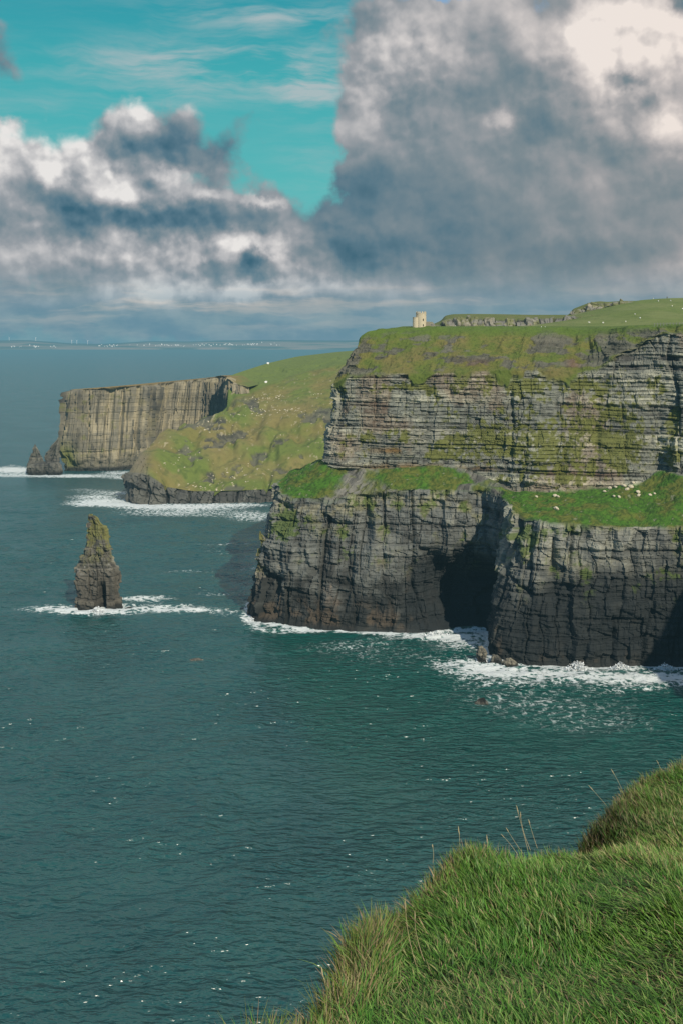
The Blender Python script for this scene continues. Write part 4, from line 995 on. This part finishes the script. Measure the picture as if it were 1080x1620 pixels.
for bp, tp, lab in [
    ((834,1345),(816,1275),'tallest pale dry stalk of the upright cluster against the dark water'),
    ((838,1345),(822,1285),'dry stalk close beside the tallest one in the cluster over the water'),
    ((849,1342),(835,1297),'dry stalk on the right side of the upright cluster, leaning left'),
    ((818,1352),(792,1320),'short dry stalk leaning far left at the foot of the upright cluster'),
    ((826,1350),(800,1310),'slim dry stalk leaning left, between the leaning one and the upright cluster'),
    ((772,1360),(769,1322),'short upright dry stalk standing alone left of the cluster'),
    ((719,1345),(724,1308),'dry stalk rising from the pointed grass tuft'),
    ((684,1365),(683,1336),'thin dry stalk on the rim left of the pointed tuft'),
    ((990,1262),(966,1217),'bent dry stalk rising over the far grassy hump'),
    ((985,1284),(968,1260),'short dry stalk on the left flank of the far grassy hump'),
    ((970,1272),(931,1243),'long dry stalk leaning far left over the water from the far hump'),
    ((1075,1248),(1072,1210),'dry stalk at the right edge of the far grassy hump'),
    ((1060,1222),(1038,1203),'bent dry stalk on the crest of the far grassy hump'),
    ((964,1331),(931,1322),'pale stalk lying across the dark grassy hollow')]:
    stalk(bp, tp, Yat(bp[0])+.05, lab)
for bp, tp, Y, lab in [((658,1498),(640,1425),7.75,'long pale stalk leaning left in the middle of the slope'), ((672,1497),(655,1443),7.75,'long pale stalk right beside its taller twin in the middle of the slope'), ((540,1572),(508,1530),7.0,'long pale stalk leaning left low on the left rim'), ((871,1453),(870,1410),8.4,'upright pale stalk standing in the open grass below the hollow')]:
    stalk(bp, tp, Y, lab)

# ------------------------------------------------------------------ sun, sky with clouds
SUN_EL, SUN_AZ = 33.0, 156.0              # azimuth clockwise from the view direction (+Y): behind and to the right
sv = (math.cos(math.radians(SUN_EL))*math.sin(math.radians(SUN_AZ)), math.cos(math.radians(SUN_EL))*math.cos(math.radians(SUN_AZ)), math.sin(math.radians(SUN_EL)))
sd = bpy.data.lights.new('sun', 'SUN'); sd.energy = 4.6; sd.angle = math.radians(.53); sd.color = (1.0, .90, .74)
so = bpy.data.objects.new('sun', sd); COL.objects.link(so)
from mathutils import Vector
so.rotation_euler = Vector(sv).to_track_quat('Z', 'Y').to_euler(); so.location = (200, -200, 400)
wd_ = bpy.data.worlds.new('World'); SC.world = wd_; wd_.use_nodes = True; wd_.cycles.sampling_method = 'MANUAL'; wd_.cycles.sample_map_resolution = 256
T = NT(wd_.node_tree); [T.n.remove(x) for x in list(T.n)]
sky = T.new('ShaderNodeTexSky', sky_type='NISHITA', sun_disc=False); sky.sun_elevation = math.radians(SUN_EL); sky.sun_rotation = math.radians(SUN_AZ)
sky.air_density = 1.2; sky.dust_density = .6; sky.ozone_density = 2.0
tc = T.new('ShaderNodeTexCoord'); sp = T.new('ShaderNodeSeparateXYZ'); T.put(sp.inputs[0], tc.outputs['Generated'])
azr = T.math('ARCTAN2', sp.outputs[0], sp.outputs[1]); elr = T.math('ARCSINE', sp.outputs[2])
# sky chart in tenths of a degree-like units: azimuth right, elevation up
cu = T.math('MULTIPLY_ADD', azr, F, 540.0); cv = T.math('MULTIPLY_ADD', elr, -F, HOR)
cb = T.new('ShaderNodeCombineXYZ'); T.put(cb.inputs[0], cu); T.put(cb.inputs[1], cv); C0 = cb.outputs[0]
def warp(vec, scale, amp, detail=4, ry=1.0):
    nz = T.noise(vec, scale, detail, .6, out=1)
    return T.vm('ADD', vec, T.vm('MULTIPLY', T.vm('SUBTRACT', nz, (.5, .5, .5)), (amp, amp*ry, 0)))
C1 = warp(C0, 1/110, 120, 7, .75)
def blob_sum(vec, lst):
    acc = None
    for (a, b, ra, rb_, w_) in lst:
        d = T.vm('MULTIPLY', T.vm('SUBTRACT', vec, (a, b, 0)), (1/ra, 1/rb_, 0))
        q = T.math('MULTIPLY', T.math('POWER', 2.71828, T.math('MULTIPLY', T.vm('DOT_PRODUCT', d, d, out=1), -1.0)), w_)
        acc = q if acc is None else T.math('ADD', acc, q)
    return acc
dens = blob_sum(C1, [(830,120,250,330,1.3),(1050,330,330,330,1.0),(680,350,150,110,.9),(480,250,62,62,-.75),(440,170,60,40,-.25),(585,190,55,120,.75),(640,50,70,90,.55),(60,290,150,80,1.0),(225,225,75,60,1.0),(180,390,330,85,1.1),(335,245,90,42,.72),(470,430,320,75,1.0),(330,335,100,45,.7),(0,110,60,60,.8),(395,195,60,26,.35),(690,8,70,14,-.9),(858,30,26,34,-.6),(812,190,15,12,-1.1),(25,215,20,14,.4),(540,505,900,38,1.3),(400,180,50,25,.35),(500,185,60,30,.25)])
outside = T.sstep(T.vm('LENGTH', T.vm('MULTIPLY', T.vm('SUBTRACT', C0, (540, 270, 0)), (1/1000, 1/440, 0)), out=1), .9, 1.5)
bigc = T.math('MULTIPLY', T.sstep(T.noise(tc.outputs['Generated'], 2.2, 6, .6), .34, .5), T.sstep(sp.outputs[1], -.35, .15))
dens = T.math('ADD', T.math('MULTIPLY', dens, T.math('SUBTRACT', 1.0, outside)), T.math('MULTIPLY', outside, bigc))
fb = T.noise(C0, 1/130, 9, .49)
def puff(vec):
    vo = T.new('ShaderNodeTexVoronoi', feature='SMOOTH_F1', voronoi_dimensions='2D'); T.put(vo.inputs['Vector'], vec)
    vo.inputs['Scale'].default_value = 1/62; vo.inputs['Detail'].default_value = 3.0; vo.inputs['Roughness'].default_value = .42; vo.inputs['Smoothness'].default_value = .35
    return T.math('SUBTRACT', 1.0, vo.outputs['Distance'])
wpos = warp(C0, 1/60, 30, 4)
fbs = puff(wpos)
mpx = T.new('ShaderNodeMapping'); T.put(mpx.inputs[0], C0); mpx.inputs['Scale'].default_value = (.6, 1.5, 1)
edge = T.math('ADD', T.math('MULTIPLY', T.math('SUBTRACT', fb, .5), 1.1), T.math('MULTIPLY', T.math('SUBTRACT', fbs, .55), .45))
cover = T.sstep(T.math('ADD', dens, edge), .28, .74)
bright = blob_sum(warp(C0, 1/45, 46, 6), [(55,235,85,42,.30),(215,180,34,24,.5),(125,215,60,25,.28),(88,285,24,24,.5),(10,270,28,24,.4),(215,305,62,28,.5),(275,285,40,16,.3),(330,310,40,10,.35),(415,320,40,9,.5),(345,395,60,28,.35),(410,385,45,20,.45),(440,405,20,20,.3),(300,466,150,15,.42),(480,458,200,15,.28),(250,440,60,20,.2),
    (620,100,55,55,.22),(590,160,35,40,.2),(1000,110,95,95,.42),(1050,60,60,60,.3),(930,100,40,60,.22),(795,200,24,18,.4),(850,60,60,60,.18),(930,60,60,50,.15),(740,70,90,90,.15),(1045,225,40,30,.35),(1040,440,90,30,.18),(60,405,110,22,.22),(100,480,50,10,.15),(770,480,110,12,.10),
    (330,235,80,40,-.30),(250,250,60,30,-.15),(120,350,140,30,-.22),(300,350,140,28,-.26),(400,410,26,20,-.6),(235,300,28,16,-.45),(240,345,60,20,-.2),(600,330,150,55,-.20),(560,300,60,60,-.12),(780,290,200,60,-.14),(780,400,330,42,-.20),(540,405,110,26,-.2),(1070,40,26,20,-.7),(790,120,90,60,-.20),(700,180,90,40,-.12),(560,70,30,50,-.15),(880,40,25,40,-.15),(850,200,50,40,-.2),(980,150,30,12,-.4),(960,250,60,30,-.1),(10,120,60,50,-.25),(130,455,120,14,-.12),(320,470,20,10,-.2),(1010,185,26,14,-.25)])
relief = T.math('SUBTRACT', fb, T.noise(T.vm('ADD', C0, (20, -26, 0)), 1/130, 9, .49))
relief2 = T.math('SUBTRACT', fbs, puff(T.vm('ADD', wpos, (6, -9, 0))))
crisp = blob_sum(C0, [(150,260,230,150,.75),(350,420,240,70,.7),(620,120,110,110,.55),(980,110,160,130,.5)])
crisp = T.math('ADD', crisp, .28)
b0 = T.math('ADD', .55, bright)
b0 = T.math('ADD', b0, T.math('MULTIPLY', T.math('MULTIPLY_ADD', relief, 1.5, T.math('MULTIPLY', relief2, .55)), crisp))
b0 = T.math('ADD', b0, T.math('MULTIPLY', T.math('SUBTRACT', fb, .5), .28))
far_b = T.math('MULTIPLY_ADD', T.math('SUBTRACT', fb, .5), .6, .95)
b0 = T.math('ADD', T.math('MULTIPLY', b0, T.math('SUBTRACT', 1.0, outside)), T.math('MULTIPLY', outside, far_b))
cloudc = T.ramp(b0, [(0.0, (.045, .13, .19)), (.22, (.10, .19, .25)), (.42, (.19, .255, .295)), (.60, (.31, .34, .37)), (.80, (.53, .53, .54)), (1.0, (.80, .78, .76))])
warmth = T.sstep(T.math('MULTIPLY_ADD', T.math('SUBTRACT', cu, 540.0), .001, .3), 0, 1)
cloudc = T.mix(T.math('MULTIPLY', warmth, .9), cloudc, T.mix(1.0, cloudc, (1.08, .98, .92, 1), 'MULTIPLY'))
# blue-green gap: the clear sky, tinted as in the photo, thin high streaks across it
skyc = T.mix(1.0, sky.outputs[0], (.060, .165, .125, 1), 'MULTIPLY')
clear = T.ramp(T.math('MULTIPLY', elr, 1/.315), [(0, (.16, .44, .46)), (.45, (.085, .46, .43)), (.75, (.045, .40, .40)), (1, (.015, .30, .35))])
skyc = T.mix(T.math('MULTIPLY', T.sstep(sp.outputs[1], -.1, .3), .88), T.mix(1.0, sky.outputs[0], (.05, .085, .11, 1), 'MULTIPLY'), clear)
skyc = T.mix(T.sstep(cu, 560, 660), skyc, (.24, .39, .58, 1))
mp2 = T.new('ShaderNodeMapping'); T.put(mp2.inputs[0], warp(C0, 1/160, 50, 3)); mp2.inputs['Rotation'].default_value = (0, 0, -.12); mp2.inputs['Scale'].default_value = (.25, 1.6, 1)
cir = T.math('MULTIPLY', T.sstep(T.noise(mp2.outputs[0], 1/50, 7, .62), .36, .72), T.math('ADD', blob_sum(C0, [(420,115,190,40,1.3),(450,40,190,20,1.0),(480,150,60,40,.6),(200,120,140,30,.55),(500,150,50,30,.5),(260,165,90,16,.5),(80,200,120,40,.3),(500,270,60,60,.3)]), .05), clamp=True)
skyc = T.mix(T.math('MULTIPLY', cir, .9, clamp=True), skyc, (.42, .50, .52, 1))
skc = T.mix(cover, skyc, cloudc)
hz = T.math('SUBTRACT', 1.0, T.sstep(elr, .016, .078))
hzc = T.mix(T.sstep(T.noise(mpx.outputs[0], 1/60, 5, .6), .35, .7), (.115, .26, .345, 1), (.20, .33, .385, 1))
mps = T.new('ShaderNodeMapping'); T.put(mps.inputs[0], warp(C0, 1/90, 22, 3)); mps.inputs['Scale'].default_value = (.28, 2.2, 1)
stk = T.math('MULTIPLY', T.sstep(T.noise(mps.outputs[0], 1/55, 5, .55), .47, .66), blob_sum(C0, [(250,478,260,24,.8),(560,468,260,22,.6),(900,475,240,26,.35),(80,450,120,30,.4),(300,512,500,12,.25)]), clamp=True)
hzc = T.mix(stk, hzc, (.50, .50, .47, 1))
skc = T.mix(T.math('MULTIPLY', hz, .86), skc, hzc)
low = T.sstep(elr, -.02, 0.0); skc = T.mix(low, (.06, .10, .11, 1), skc)
bg = T.new('ShaderNodeBackground'); T.put(bg.inputs[0], skc); bg.inputs[1].default_value = 1.0
ow = T.new('ShaderNodeOutputWorld'); T.put(ow.inputs[0], bg.outputs[0])

# ------------------------------------------------------------------ camera
cd = bpy.data.cameras.new('camera'); co = bpy.data.objects.new('camera', cd); COL.objects.link(co); SC.camera = co
co.location = (0, 0, CAMZ); co.rotation_euler = (math.radians(90), 0, 0)
cd.sensor_fit = 'VERTICAL'; cd.sensor_height = 24; cd.lens = 24*F/1620; cd.shift_y = -(810-HOR)/1620
cd.clip_start = .1; cd.clip_end = 200000
SC.view_settings.view_transform = 'Standard'; SC.view_settings.look = 'None'; SC.view_settings.exposure = 0; SC.view_settings.gamma = 1
SC.cycles.max_bounces = 5; SC.cycles.diffuse_bounces = 2; SC.cycles.glossy_bounces = 2
